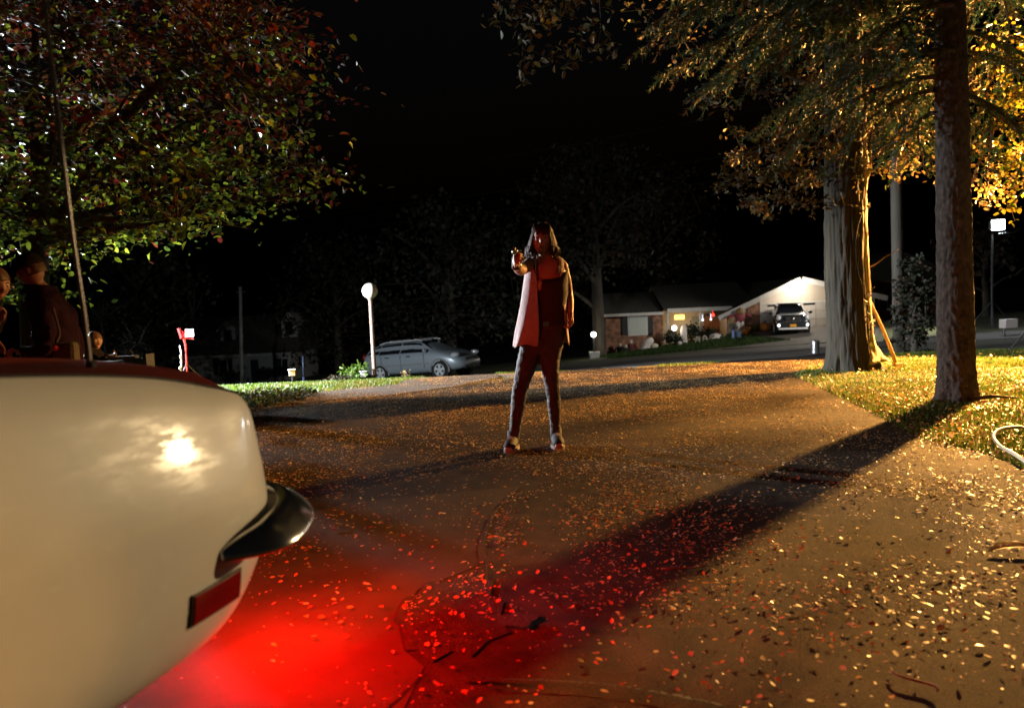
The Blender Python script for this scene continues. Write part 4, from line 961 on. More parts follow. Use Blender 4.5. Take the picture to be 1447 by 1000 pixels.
# rakes + roofs
def slab(mb,a,b,dy0,dy1,th):
    a,b=V(a),V(b); n=V((-(b.z-a.z),0,b.x-a.x)).normalized()*th
    f=[a+V((0,dy0,0)),b+V((0,dy0,0)),b+V((0,dy0,0))+n,a+V((0,dy0,0))+n]; mb.loft([f,[p+V((0,dy1-dy0,0)) for p in f]])
dl=V((xga,43,zga+.02)); el=V((xg0,43,ze))+ (V((xg0,43,ze))-V((xga,43,zga))).normalized()*1.1; er=V((xg1,43,zer))+(V((xg1,43,zer))-V((xga,43,zga))).normalized()*.5
mb=MB(); slab(mb,el+V((0,0,.02)),dl,-.45,8.2,.10); slab(mb,dl,er+V((0,0,.02)),-.45,8.2,.10); mb.build('garage_roof',M_SHING,hb)
mb=MB(); slab(mb,el-V((0,0,.16)),dl-V((0,0,.16)),-.52,-.455,.30); slab(mb,dl-V((0,0,.16)),er-V((0,0,.16)),-.52,-.455,.30); mb.build('rake_board',M_WHITE,hb)
def roof(name,x0,x1,y0,y1,ze_,zr,ov=.4):
    mb=MB(); ym=(y0+y1)/2; p=[(y0-ov,ze_),(ym,zr),(y1+ov,ze_),(y1+ov,ze_-.12),(ym,zr-.12),(y0-ov,ze_-.12)]
    mb.loft([[V((x0,a,b)) for a,b in p],[V((x1,a,b)) for a,b in p]]); return mb.build(name,M_SHING,hb)
roof('wing_roof',xl-.4,xm-.05,YH,YH+7,zg1+.10,hz(895,413,YH+3.5))
roof('main_roof',xm+.0,xg0+1.6,YH,YH+7,zg2+.12,hz(1000,402,YH+3.5)+.1)
mb=MB(); mb.box(((xl+xm)/2-.2,YH-.45,zg1+.02),(xm-xl+.3,.1,.17)); mb.box(((xm+xr)/2+.1,YH-.45,zg2+.02),(xr-xm-.2,.1,.24)); mb.build('gutter',M_WHITE,hb)
for px in (943,989,1027):
    mb=MB(); x=hx(px); mb.box((x,YH-.2,(zg2-3)/2-.05),(.13,.13,zg2+3-.15)); mb.build('porch_post',M_WHITE,hb)
# window of the wing
mb=MB(); bxp(mb,887,446.5,915,474,YH,.1,push=.07); w=mb.build('window',M_WHITE,hb)
mb=MB(); bxp(mb,889,448.5,900.3,472,YH,.02,push=.085); bxp(mb,901.6,448.5,913,472,YH,.02,push=.085)
mb.build('pane',emat('lit_curtain',(.42,.46,.42),.035),w)
for a,b in ((878.5,886.5),(915.5,922.5)):
    mb=MB(); bxp(mb,a,448.5,b,473.5,YH,.1,push=.06); s=mb.build('shutter',M_DARK,hb)
mb=MB(); bxp(mb,978,447,990,474,YH+2,.1,push=.06); mb.build('door',mat('porch_door',(.25,.27,.26),.6),hb)
# garage floodlight
M_FLOOD=emat('flood_glow',(1,.90,.78),45)
mb=MB(); c=at(1128,404,42.4); mb.box(c+V((0,.3,.05)),(.5,.2,.12)); fx=mb.build('flood_fixture',M_WHITE,hb)
for s in (-.28,.28):
    mb=MB(); mb.ball(c+V((s,.0,0)),.16,14,10); mb.build('flood_bulb',M_FLOOD,fx,smooth=True)
def plight(name,loc,e,col,r=.1,par=None):
    l=bpy.data.lights.new(name,'POINT'); l.energy=e; l.color=col; l.shadow_soft_size=r; o=bpy.data.objects.new(name,l); COL.objects.link(o); o.location=loc
    if par is not None: setpar(o,par)
    return o
plight('garage_flood_light',c+V((0,-1.15,-.25)),240,(1,.88,.72),.15,hb)
# second dim house at the right behind the trees
b=on(1262,478,52); nh=thing('brick_house','dim brick house with one white framed window seen between trunks','house',b)
mb=MB(); mb.box((b.x,54,b.z+1.2),(9,5,3.4)); mb.build('wall',M_BRICK,nh)
mb=MB(); p=[(-5,b.z+2.9),(0,b.z+5),(5,b.z+2.9)]; f=[V((b.x+q[0],51,q[1])) for q in p]; mb.loft([f,[v+V((0,6,0)) for v in f]]); mb.build('roof',M_SHING,nh)
mb=MB(); bxp(mb,1229,418,1255,440,51.4,.1); w=mb.build('window',M_WHITE,nh)
mb=MB(); bxp(mb,1231.5,420.5,1241,438,51.36,.03); bxp(mb,1243,420.5,1253,438,51.36,.03); mb.build('pane',M_GLASSK,w)

# ------------------------------------------------------------------ yard of the brick house: lamps and decorations
M_GLOW=emat('lit_globe',(1,.95,.86),8)
def globe_lamp(px,pyg,pyb,Y,label,planter,e):
    b=on(px,pyb,Y); g=at(px,pyg,Y); t=thing('globe_lamp_post',label,'lamp post',b)
    mb=MB(); mb.tube([b-V((0,0,.1)),V((b.x,b.y,g.z-.15))],.045,10); mb.build('post',M_DARK,t)
    mb=MB(); mb.ball(V((b.x,b.y,g.z)),.155,16,12); mb.build('globe',M_GLOW,t,smooth=True)
    if planter: 
        mb=MB(); mb.loft([[b+V((x*s,y*s,h)) for x,y in((-1,-1),(1,-1),(1,1),(-1,1))] for s,h in ((.24,-.1),(.30,.36),(.26,.36),(.25,.3))]); mb.build('planter',M_WHITE,t)
    plight('globe_light',V((b.x,b.y-.3,g.z)),e,(1,.85,.65),.15,t)
globe_lamp(840,472.5,507,40,'lit globe lamp with white planter base at left end of the brick house',True,38)
globe_lamp(953.5,463.5,490,42.6,'lit globe lamp standing before the porch of the brick house',False,13)
# porch lamp (yellow)
mb=MB(); c=at(960,448,44.6); mb.box(c,(.62,.12,.30)); t=tag(mb.build('porch_lantern',emat('yellow_glow',(1,.62,.12),3.2),bevel=.04),'wide yellow glowing light hung under the porch eave','lamp')
for px,py,col,lab in ((1007.5,445,(1,.05,.03),'small red glowing lantern hung under the porch eave'),(993,452,(.8,.85,1),'left white light of the pair on the porch'),(1004.5,451,(.8,.85,1),'right white light of the pair on the porch'),(1037,447,(.55,1,.75),'small green white light beside the figure with plaid shirt')):
    mb=MB(); c=at(px,py,43.7); mb.ball(c,.06 if 'red' not in lab else .10,10,8); mb.tube([c,c+V((0,.02,.35))],.012,5)
    tag(mb.build('hanging_light',emat('bulb_glow',col,3),smooth=True),lab,'lamp')
plight('porch_light',at(968,450,44.8)+V((0,0,-.1)),34,(1,.72,.36),.2); plight('porch_light',at(1008,448,44.5),12,(1,.5,.28),.2)
M_SHEET=mat('white_sheet',(.62,.57,.54),.8,var=.12,vscale=4); M_PUMP=mat('pumpkin',(.62,.20,.02),.5,var=.2,vscale=6); M_STRAW=mat('straw',(.45,.30,.12),.8,bump=.6); 
def plaid():
    m=mat('plaid_cloth',(.28,.03,.035),.8); nt=m.node_tree; tc=nt.nodes.new('ShaderNodeTexCoord'); ck=nt.nodes.new('ShaderNodeTexChecker'); ck.inputs['Scale'].default_value=5
    ck.inputs['Color1'].default_value=(.34,.03,.04,1); ck.inputs['Color2'].default_value=(.14,.05,.07,1); nt.links.new(tc.outputs['Object'],ck.inputs['Vector']); nt.links.new(ck.outputs['Color'],nt.nodes['Principled BSDF'].inputs['Base Color']); return m
def ghost(px,pyt,pyb,w,Y,label,m=M_SHEET,lean=0,name='ghost_decoration'):
    b=on(px,pyb,Y); h=at(px,pyt,Y).z-b.z; rings=[]
    for k in range(12):
        u=k/11; rr=w*(1.0-.42*u-.1*math.sin(u*6)) if u<.75 else w*.62*math.sqrt(max(0,1-((u-.75)/.27)**2))+.01
        rings.append([b+V((lean*u+rr*(1+.14*math.sin(5*a+k*.2)*(1-u))*math.cos(a),rr*(1+.14*math.sin(5*a)*(1-u))*.8*math.sin(a),h*u+(.05*math.sin(3*a) if k==0 else 0))) for a in [2*math.pi*j/24 for j in range(24)]])
    mb=MB(); mb.loft(rings); mb.tube([b-V((0,0,.2)),b+V((0,0,.2))],.03,6)
    o=mb.build(name,m,smooth=True); return tag(o,label,'decoration','halloween figures in the brick house yard')
ghost(1011,471,489,.42,42.2,'plump white sheet ghost on the grass before the porch')
ghost(966.5,458,491,.24,42.5,'tall thin pale ghost figure beside the lit porch lamp')
ghost(961,482,494,.16,42.0,'small pinkish ghost at the foot of the tall pale ghost')
ghost(1024,474,481,.28,42.8,'small grey ghost behind the plump white ghost')
ghost(912,477,497,.40,43,'slanting pinkish white draped figure under the wing window',lean=.3)
ghost(925,485,497,.28,42.8,'crouching yellowish draped figure right of the slanting one',mat('cream_sheet',(.55,.50,.38),.8))
def skel(px,pyt,pyb,Y,label,m,arm=.3):
    b=on(px,pyb,Y); h=at(px,pyt,Y).z-b.z; t=thing('yard_figure',label,'decoration',b,'halloween figures in the brick house yard')
    mb=MB(); mb.loft([[b+V((r*math.cos(a),r*.7*math.sin(a),z*h)) for a in [2*math.pi*j/12 for j in range(12)]] for r,z in ((.22,-.03),(.17,.2),(.2,.45),(.22,.68),(.08,.77))]); mb.tube([b+V((-.2,0,.62*h)),b+V((-arm,-.1,.45*h)),b+V((-arm-.1,-.15,.25*h))],.05,6); mb.tube([b+V((.2,0,.62*h)),b+V((arm,-.1,.45*h)),b+V((arm+.05,-.15,.2*h))],.05,6)
    mb.build('robe',m,t,smooth=True)
    mb=MB(); mb.ball(b+V((0,-.03,.87*h)),.12,12,8,(.85,.9,1.1)); mb.ball(b+V((.12,-.25,.12*h)),.06,8,6); mb.build('skull',mat('bone',(.5,.46,.38),.6) if 'bone' not in bpy.data.materials else bpy.data.materials['bone'],t,smooth=True)
M_BLK=mat('black_cloth',(.02,.014,.014),.85); M_REDC=mat('dark_red_cloth',(.11,.02,.02),.85)
skel(876.5,486,503,43,'small dark robed figure with pale skull nearest the left house corner',M_BLK)
skel(884.5,488,502,42.7,'low dark figure between the two dark robed figures',M_BLK,.2)
skel(892,481,500,43,'dark red robed figure with pale skull left of the slanting white figure',M_REDC)
for i,px in enumerate((986,996.5)):
    b=on(px,493,41.6); mb=MB(); h=.32
    for s in (-1,1): mb.tube([b+V((s*.16,0,-.05)),b+V((s*.07,0,h)),b+V((0,.0,h+.03))],.035,7)
    mb.tube([b+V((-.1,0,h*.5)),b+V((.1,0,h*.5))],.02,6)
    tag(mb.build('yard_decoration',bpy.data.materials['bone'],smooth=True),['left of two small pale A shaped frames on the grass','right of two small pale A shaped frames on the grass'][i],'decoration','halloween figures in the brick house yard')
# figure in plaid shirt and white trousers (stuffed)
b=on(1046,478,42.2); hh=at(1046,434,42.2).z-b.z; t=thing('scarecrow','straw scarecrow in red plaid shirt and white trousers by the mailbox','decoration',b)
mb=MB()
for s in (-1,1): mb.tube([b+V((s*.14,0,0)),b+V((s*.15,0,.25*hh)),b+V((s*.10,0,.48*hh))],[.12,.13,.15],10)
mb.build('trousers',M_SHEET,t,smooth=True)
mb=MB(); mb.loft([[b+V((r*math.cos(a),r*.6*math.sin(a),z*hh)) for a in [2*math.pi*j/14 for j in range(14)]] for r,z in ((.10,.40),(.26,.46),(.30,.6),(.34,.74),(.14,.8))]); mb.tube([b+V((-.3,0,.74*hh)),b+V((-.62,0,.68*hh)),b+V((-.75,-.05,.60*hh))],.09,8); mb.tube([b+V((.3,0,.74*hh)),b+V((.60,0,.66*hh)),b+V((.68,-.05,.56*hh))],.09,8)
mb.build('shirt',plaid(),t,smooth=True)
mb=MB(); mb.ball(b+V((0,0,.88*hh)),.15,12,8,(.9,.9,1.15)); 
for k in range(26):
    a=k*2.4; mb.tube([b+V((.05*math.cos(a),.05*math.sin(a),.97*hh)),b+V((.2*math.cos(a),.2*math.sin(a),.9*hh)),b+V((.22*math.cos(a),.22*math.sin(a),.76*hh))],.02,4)
mb.build('straw_head',M_STRAW,t,smooth=True)
def pumpkin(px,py,Y,r,label):
    b=on(px,py,Y); t=thing('pumpkin',label,'pumpkin',b,'pumpkins by the garage'); rings=[]
    for i in range(11):
        u=i/10; rings.append([b+V((r*(math.sin(math.pi*u)**.75+.03)*(1-.09*abs(math.sin(4*a)))*math.cos(a),r*(math.sin(math.pi*u)**.75+.03)*(1-.09*abs(math.sin(4*a)))*math.sin(a),r*.85*(1-math.cos(math.pi*u)))) for a in [2*math.pi*j/32 for j in range(32)]])
    mb=MB(); mb.loft(rings); mb.build('shell',M_PUMP,t,smooth=True); mb=MB(); mb.tube([b+V((0,0,r*1.65)),b+V((.02,0,r*1.9)),b+V((.06,0,r*2.1))],[.05,.035,.03],6); mb.build('stalk',M_TWIG,t)
pumpkin(1053.5,483.5,41.2,.22,'lowest orange pumpkin on the grass bank by the mailbox'); pumpkin(1056,478,41.9,.25,'large pumpkin on the bank just above the lowest one'); pumpkin(1081,469,42.2,.30,'big dark orange pumpkin at the corner of the garage door'); pumpkin(1058,466,42.6,.2,'pumpkin standing highest against the brick garage pier')
# mailbox post
b=on(1035.5,485,40.6); tp=at(1035.5,463,40.6); t=thing('mailbox','dark mailbox on a blue post at the end of the brick house yard','mailbox',b)
mb=MB(); mb.box(b.lerp(tp,.5),(.14,.14,(tp-b).z+.1)); mb.build('post',mat('blue_paint',(.10,.17,.42),.5),t)
mb=MB(); f=[(-.14,0),(.14,0),(.14,.16),(.10,.25),(0,.29),(-.10,.25),(-.14,.16)]; mb.loft([[tp+V((x,y,z-.05)) for x,z in f] for y in (-.3,.3)]); mb.ball(tp+V((0,-.31,.06)),.06,8,6); mb.build('box',M_DARK,t,auto=30)
mb=MB(); mb.box(tp+V((.3,0,-.4)),(.25,.3,.35)); mb.build('newspaper_tube',mat('blue_plastic',(.03,.07,.16),.5),t,bevel=.03)
for px,pyb,Y,h,r,lab in ((946,492,43.0,.9,.55,'round dark bush at the left porch post'),(977,487,43.2,1.1,.55,'taller dark bush behind the small pale frames'),(1000,482,43.4,.7,.7,'wide low dark bush behind the plump ghost'),(958,491,42.4,.55,.4,'small dark bush under the lit porch globe lamp'),(1068,474,42.3,.32,.28,'yellow flowering mums at the garage corner')):
    shrub(px,pyb,Y,h,r,420,lab,[G4,DK[0]] if 'mums' not in lab else [YL[1],G2,RUST[1]],.16,'garden_bush','bushes along the porch')
# front yard grass of the brick house
n=14000; x=rng.uniform(5,14,n); y=rng.uniform(35,44,n); k=~inpoly(x,y,ST+far+ST2)&~inpoly(x,y,[(13.9,44),(13.9,30),(30,30),(30,44)]); x=x[k];y=y[k]; pos=np.stack([x,y,terrain(x,y)],1); m_=len(x)
up_=rng.normal(size=(m_,3))*.35+np.array([0,0,1.]); gq=leaves('lawn_grass',pos,rng.normal(size=(m_,3))*.5+np.array([0,-1,.2]),rng.uniform(.08,.16,m_),[G1,G4],[.6,.4],width=.12,u=up_); gq['kind']='stuff'
# metal can by the twin tree, dark bin, white mail box at far right
b=on(1152,498,20); h=at(1152,480.5,20).z-b.z; t=thing('metal_can','dented steel can standing on the dark verge left of the twin trunk tree','can',b)
mb=MB(); mb.lathe([(.10,0),(.115,.01),(.115,h*.3),(.12,h*.32),(.115,h*.34),(.115,h*.62),(.12,h*.64),(.115,h*.66),(.112,h*.88)],b,22); mb.build('body',M_STEEL,t,auto=30)
mb=MB(); mb.lathe([(.125,h*.88),(.125,h*.93),(.06,h*.98),(.02,h*.985)],b,22); mb.tube([b+V((-.04,0,h*.97)),b+V((-.02,0,h*1.06)),b+V((.02,0,h*1.06)),b+V((.04,0,h*.97))],.008,6); mb.build('lid',M_STEEL,t,auto=30)
b=on(1419,478,24); c=at(1425,457,24); t=thing('mailbox','pale box shaped mailbox on a thin post at the far right roadside','mailbox',b)
mb=MB(); mb.tube([b-V((0,0,.1)),V((b.x,b.y,c.z-.1))],.03,8); mb.build('post',M_STEEL,t); mb=MB(); mb.box(c,(.46,.3,.30),.08); mb.build('box',mat('pale_box',(.55,.48,.44),.5),t,bevel=.02)
# big work flood at the far right
c=at(1409,318,30); t=thing('work_floodlight','dazzling white floodlight on a tall stand at the far right','floodlight',V((c.x,30.3,tz(c.x,30.3))))
mb=MB(); g0=V((c.x,30.3,tz(c.x,30.3))); mb.tube([g0,V((c.x,30.3,c.z-.3))],.05,10)
for k in range(3): a=k*2.1; mb.tube([g0+V((.9*math.cos(a),.9*math.sin(a),0)),g0+V((0,0,1.1))],.03,8)
mb.build('stand',M_DARK,t)
mb=MB(); mb.loft([[c+V((x*s,y,z*s)) for x,z in ((-1,-.8),(1,-.8),(1,.8),(-1,.8))] for s,y in ((.27,-.05),(.19,.25))]); mb.build('housing',M_STEEL,t,bevel=.02)
mb=MB(); mb.box(c+V((0,-.07,0)),(.50,.02,.38)); mb.build('lamp_glass',emat('work_lamp_glow',(.95,.97,1),380),t)
mb=MB(); mb.box(c+V((.18,-.2,-.36)),(.36,.32,.02),.5); mb.build('barn_door',mat('barn_steel',(.5,.5,.5),.5),t)

# ------------------------------------------------------------------ dormer house at the left
YW=58.
b=on(335,541,YW); wh=thing('dormer_house','pale house with two dormers and dark shutters in the dark at left','house',V((b.x,YW+4,b.z)))
M_WS=mat('pale_siding',(.42,.42,.40),.7,var=.06,vscale=2)
x0=at(255,520,YW).x; x1=at(412,520,YW).x; zt=at(335,500.5,YW).z
mb=MB(); mb.box(((x0+x1)/2,YW+4,(zt+b.z-1.5)/2),(x1-x0,8,zt-b.z+1.5)); mb.build('wall',M_WS,wh)
zr=at(340,447,YW+4).z; mb=MB(); p=[(YW-.5,zt-.05),(YW+4,zr),(YW+8.5,zt-.05)]; mb.loft([[V((x,a,c_)) for a,c_ in p] for x in (x0-.4,x1+.4)]); mb.build('roof',M_SHING,wh)
mb=MB(); mb.box(((x0+x1)/2,YW-.56,zt-.08),(x1-x0+.8,.1,.2)); mb.build('gutter',M_WHITE,wh)
for px,py in ((322,473),(408.5,461)):
    c=at(px,py,YW+1.2); s=.62; mb=MB(); f=[(-s,-.9),(s,-.9),(s,.45),(0,1.1),(-s,.45)]; mb.loft([[c+V((x,0,z)) for x,z in f],[c+V((x,3,z)) for x,z in f]]); dm=mb.build('dormer',M_WS,wh)
    mb=MB(); slab(mb,c+V((-s-.2,0,.30)),c+V((0,0,1.13)),-.25,3,.08); slab(mb,c+V((0,0,1.13)),c+V((s+.2,0,.30)),-.25,3,.08); mb.build('dormer_roof',M_WHITE,dm)
    mb=MB(); mb.box(c+V((0,-.03,-.15)),(.62,.08,1.1)); mb.build('window',M_GLASSK,dm)
for a,e in ((302,308.5),(323,328.5),(388,398)):
    mb=MB(); bxp(mb,a,506,e,530,YW,.1,push=.06); mb.build('shutter',M_DARK,wh)
for a,e in ((309.5,322),(398.5,408)):
    mb=MB(); bxp(mb,a,507,e,529,YW,.1,push=.05); w=mb.build('window',M_WHITE,wh); mb=MB(); bxp(mb,a+1,508.2,e-1,528,YW,.03,push=.065); mb.build('pane',M_GLASSK,w)
mb=MB(); bxp(mb,355,508,366,541,YW,.1,push=.06); mb.build('door',M_DARK,wh)
for px,lab in ((326,'rounded dark bush under the shutters of the dormer house'),(375,'dark bush right of the dormer house door'),(400,'dark bush at the right corner of the dormer house')):
    shrub(px,543,YW-1.5,1.1,.9,380,lab,[G4,DK[0]],.22,'garden_bush','bushes along the dormer house')
# red film light on a stand
b=on(265,541,12.5); c=at(263,472,12.5); M_RED=mat('red_enamel',(.45,.03,.03),.4)
t=thing('film_light','red film light head with glowing white panel on a thin red stand','film light',b)
mb=MB(); mb.tube([b,at(262.5,490,12.5)],.014,8)
mb.build('stand',M_RED,t); mb=MB()
for k in range(3): a=k*2.1+.4; mb.tube([b+V((.4*math.cos(a),.4*math.sin(a),0)),b+V((0,0,.45))],.01,6)
mb.build('tripod',M_DARK,t)
mb=MB(); mb.box(c+V((-.10,0,.02)),(.035,.06,.17),.2,M=Matrix.Rotation(-.25,3,'Y')); mb.box(c+V((.03,0,.04)),(.07,.08,.08),.1); mb.tube([c+V((-.11,0,-.07)),c+V((.13,0,-.09))],.010,8); mb.tube([c+V((-.07,0,.06)),c+V((-.02,0,-.22))],.018,8); mb.box(c+V((.0,0,-.02)),(.05,.05,.09)); mb.build('lamp_head',M_RED,t,bevel=.008)
mb=MB(); q=c+V((.10,-.08,.02)); mb.box(q,(.12,.03,.13),.15); mb.build('glowing_panel',emat('panel_glow',(.9,.97,1),14),t)
mb=MB(); mb.tube(spline([c+V((-.13,0,-.2)),at(256,500,12.45),at(256,520,12.45),at(255,540,12.45)],5),.010,6)
for k in range(5): mb.ball(at(255+1.2*math.sin(k*2),504+k*8,12.44),.022,8,6,(.7,.7,1.5))
mb.build('power_lead',M_WHITE,t,smooth=True)
mb=MB(); p=on(272,538,12.2); 
# reflective bag at its foot
mb.ball(p+V((0,0,.1)),.1,10,6,(1.4,.8,.7)); tag(mb.build('sand_bag',M_WHITE,smooth=True),'small white bag at the foot of the red film light','bag')
# ------------------------------------------------------------------ people
M_SKIN=mat('skin',(.52,.31,.22),.48,spec=.4,bump=.03,bscale=120); M_HAIR=mat('dark_hair',(.045,.021,.011),.62,spec=.3,var=.5,vscale=40); M_EYE=mat('eye',(.55,.52,.5),.15); M_IRIS=mat('iris',(.02,.012,.008),.1); M_LIP=mat('lips',(.42,.13,.11),.4)
def basis(f,up=V((0,0,1))):
    f=V(f).normalized(); r=f.cross(up).normalized(); u=r.cross(f).normalized(); return r,f,u      # right, forward, up
def head_mesh(mb,c,f,up=V((0,0,1)),hs=(.076,.095,.114)):
    r,f,u=basis(f,up); rings=[]
    n,m=40,30
    for i in range(m+1):
        th=math.pi*i/m; z=-math.cos(th); s=max(.001,math.sin(th)); ring=[]
        for k in range(n):
            a=2*math.pi*k/n; x=s*math.cos(a); y=s*math.sin(a)
            X,Y,Z=x*hs[0],y*hs[1],z*hs[2]
            if z<0:
                t=-z; X*=1-.34*t**1.6; Y*=1-.10*t
                if y<0: Y*=1-.38*t**1.2
                elif t>.55: Y+=.012*(t-.55)/.45
            if y>0:
                g=lambda gx,gz,sx,sz: math.exp(-((X-gx)/sx)**2-((Z-gz)/sz)**2)
                Y+= .024*g(0,-.020,.010,.014)+.012*g(0,.004,.008,.020) -.010*(g(.031,.012,.016,.012)+g(-.031,.012,.016,.012)) +.006*(g(.031,.032,.022,.007)+g(-.031,.032,.022,.007)) +.007*g(0,-.052,.020,.006)+.007*g(0,-.062,.018,.006)-.004*g(0,-.044,.02,.004)+.006*(g(.042,-.015,.018,.02)+g(-.042,-.015,.018,.02))
            ring.append(V(c)+r*X+f*Y+u*Z)
        rings.append(ring)
    mb.loft(rings)
    for s in (1,-1):
        e=V(c)+r*s*hs[0]*.97-f*.006+u*.0; mb.loft([[e+r*s*h+f*math.cos(a)*q*.55+u*math.sin(a)*q for a in [2*math.pi*k/10 for k in range(10)]] for h,q in ((-.012,.022),(.004,.030),(.010,.026),(.006,.01))])
def face_parts(par,c,f,up=V((0,0,1)),hs=(.076,.095,.114),k=1):
    r,f,u=basis(f,up)
    mb=MB(); mi=MB()
    for s in (1,-1):
        e=V(c)+r*s*.031+f*(hs[1]*.845-.002)+u*.010; mb.ball(e,.0118,12,8); mi.ball(e+f*.0078,.0062,10,6)
    ey=mb.build('eyes',M_EYE,par,smooth=True); mi.build('iris',M_IRIS,ey,smooth=True)
    mb=MB()
    for s in (1,-1):
        q=[V(c)+r*s*x+f*(hs[1]*yy)+u*z for x,yy,z in ((.014,.955,.030),(.028,.92,.036),(.046,.80,.030))]; mb.tube(q,[.003,.0035,.0015],5)
    mb.build('eyebrows',M_HAIR,par)
    mb=MB()
    for z,w in ((-.052,.021),(-.060,.019)):
        mb.tube([V(c)+r*x*w+f*(hs[1]*.80*(1-.12*x*x)+.0065)+u*(z+(.002 if z>-.055 else -.001)*(1-x*x)) for x in (-1,-.5,0,.5,1)],[.001,.0042,.0050,.0042,.001],6)
    mb.build('lips',M_LIP,par,smooth=True)
def hand(mb,w,f,p,s,curl,k=1.,spread=.1):
    """w wrist, f towards the fingers, p palm normal, s thumb side"""
    f=V(f).normalized(); p=(V(p)-f*V(p).dot(f)).normalized(); s=V(s); s=(s-f*s.dot(f)-p*s.dot(p)).normalized()
    mb.loft([[w+f*t*k+s*a*math.cos(q)*k+p*b*math.sin(q)*k for q in [2*math.pi*j/14 for j in range(14)]] for t,a,b in ((-.015,.024,.020),(.01,.028,.018),(.045,.040,.016),(.075,.043,.014),(.088,.036,.010))])
    for i,(o,L) in enumerate(((.031,.95),(.0105,1.05),(-.0105,1.0),(-.031,.78))):
        c=w+f*.083*k+s*o*k; d=(f+s*o*spread*8).normalized(); pts_=[c-d*.02*k,c]; ang=0
        for sl,cu in zip((.042,.027,.022),curl):
            ang+=R(cu*(1+.1*(i-1.5)*.5)); dd=d*math.cos(ang)+p*math.sin(ang); pts_.append(pts_[-1]+dd*sl*L*k)
        mb.tube(pts_,[.0088*k,.0088*k,.0082*k,.0076*k,.0062*k],8)
    c=w+f*.022*k+s*.030*k; d=(s*.75+f*.65+p*.25).normalized(); d2=(d*.5+f*.5+p*.45).normalized(); d3=(f*.6+p*.8-s*.2).normalized()
    mb.tube([c-d*.02,c,c+d*.036*k,c+d*.036*k+d2*.030*k,c+d*.036*k+d2*.03*k+d3*.022*k],[.013*k,.0125*k,.0105*k,.0095*k,.007*k],8)
def drop_crumbs(me):
    bm=bmesh.new(); bm.from_mesh(me); left=set(bm.verts); tot=len(left)
    while left:
        s=left.pop(); st=[s]; isl=[s]
        while st:
            for e in st.pop().link_edges:
                for b in e.verts:
                    if b in left: left.remove(b); st.append(b); isl.append(b)
        if len(isl)<tot*.03: bmesh.ops.delete(bm,geom=isl,context='VERTS')
    bm.to_mesh(me); bm.free()
def remesh(o,vox,smooth=6):
    m=o.modifiers.new('r','REMESH'); m.mode='VOXEL'; m.voxel_size=vox; m.use_smooth_shade=True
    s=o.modifiers.new('s','SMOOTH'); s.factor=.5; s.iterations=smooth
    dg=bpy.context.evaluated_depsgraph_get(); ev=o.evaluated_get(dg); me=bpy.data.meshes.new_from_object(ev); mats=list(o.data.materials)
    o.modifiers.clear(); o.data=me; drop_crumbs(me); me.polygons.foreach_set('use_smooth',[True]*len(me.polygons)); return o
def ring(c,w,d,r,f,n=24,u=None,top=None,pw=2.):
    out=[]
    for k in range(n):
        a=2*math.pi*k/n; ca,sa=math.cos(a),math.sin(a)
        p=V(c)+r*w*math.copysign(abs(ca)**(2/pw),ca)+f*d*math.copysign(abs(sa)**(2/pw),sa)
        if top: p=p+V((0,0,top(ca,sa)))
        out.append(p)
    return out
def grow(mb,amt):
    return mb
def wrinkle(o,amp,sc,zs=1.):
    for v in o.data.vertices:
        n=v.normal; v.co+=n*amp*(mnoise.noise(V((v.co.x*sc,v.co.y*sc,v.co.z*sc*zs)))+.5*mnoise.noise(V((v.co.x*sc*2.3,v.co.y*sc*2.3,v.co.z*sc*zs*2.3+9))))
def thicken(o,t):
    m=o.modifiers.new('t','SOLIDIFY'); m.thickness=t; m.offset=-1
def shoe(par,ank,toe,mat_u,mat_s,k=1.,hi=.10,gz=.014):
    a=V((ank.x,ank.y,gz)); t=V((toe.x,toe.y,gz)); d=(t-a); d.z=0; L=d.length; d.normalize(); s=V((-d.y,d.x,0)); heel=a-d*.055*k
    Lf=(t-heel).length
    def outl(x): return .040*k*(.80+.40*math.sin(math.pi*min(1,x*.95+.02))**.7*(.55+.55*x)) * (1 if x<.9 else math.sqrt(max(.05,1-((x-.9)/.1)**2*.8)))
    mb=MB(); R1=[]
    for x in [i/12 for i in range(13)]:
        w=outl(x); h=.085*k*(1-x)**.6*.85+.045*k; c=heel+d*Lf*x
        R1.append([c+s*w*math.cos(q)*(1 if math.sin(q)<.3 else .93)+V((0,0,.012+max(0,.5+.5*math.sin(q))*h)) for q in [2*math.pi*j/16 for j in range(16)]])
    mb.loft(R1); mb.tube([V((a.x,a.y,gz+.05)),V((ank.x,ank.y,gz+hi+.03))],[.046*k,.043*k],14)
    up=mb.build('shoe',mat_u,par,smooth=True)
    mb=MB(); o=[]; 
    for j in range(40):
        q=2*math.pi*j/40; x=.5-.5*math.cos(q); w=outl(x)*1.10; sg=1 if math.sin(q)>=0 else -1
        w=w*abs(math.sin(q))**.35; o.append(heel+d*(Lf*1.03*x-.005)+s*w*sg)
    mb.loft([[p+V((0,0,0)) for p in o],[p+V((0,0,.026*k)) for p in o]]); mb.build('sole',mat_s,up)
    mb=MB(); mb.ball(heel+d*Lf*.90+V((0,0,.030*k)),.034*k,14,8,(1,1,.68)); mb.build('toe_cap',mat_s,up,smooth=True)
    mb=MB()
    for x in (.42,.50,.58,.66):
        c=heel+d*Lf*x; h=.012+.085*k*(1-x)**.6*.85+.045*k+.002; mb.tube([c+s*.024*k+V((0,0,h-.010)),c+V((0,0,h)),c-s*.024*k+V((0,0,h-.010))],.0035*k,5)
    mb.build('lace',mat_s,up)

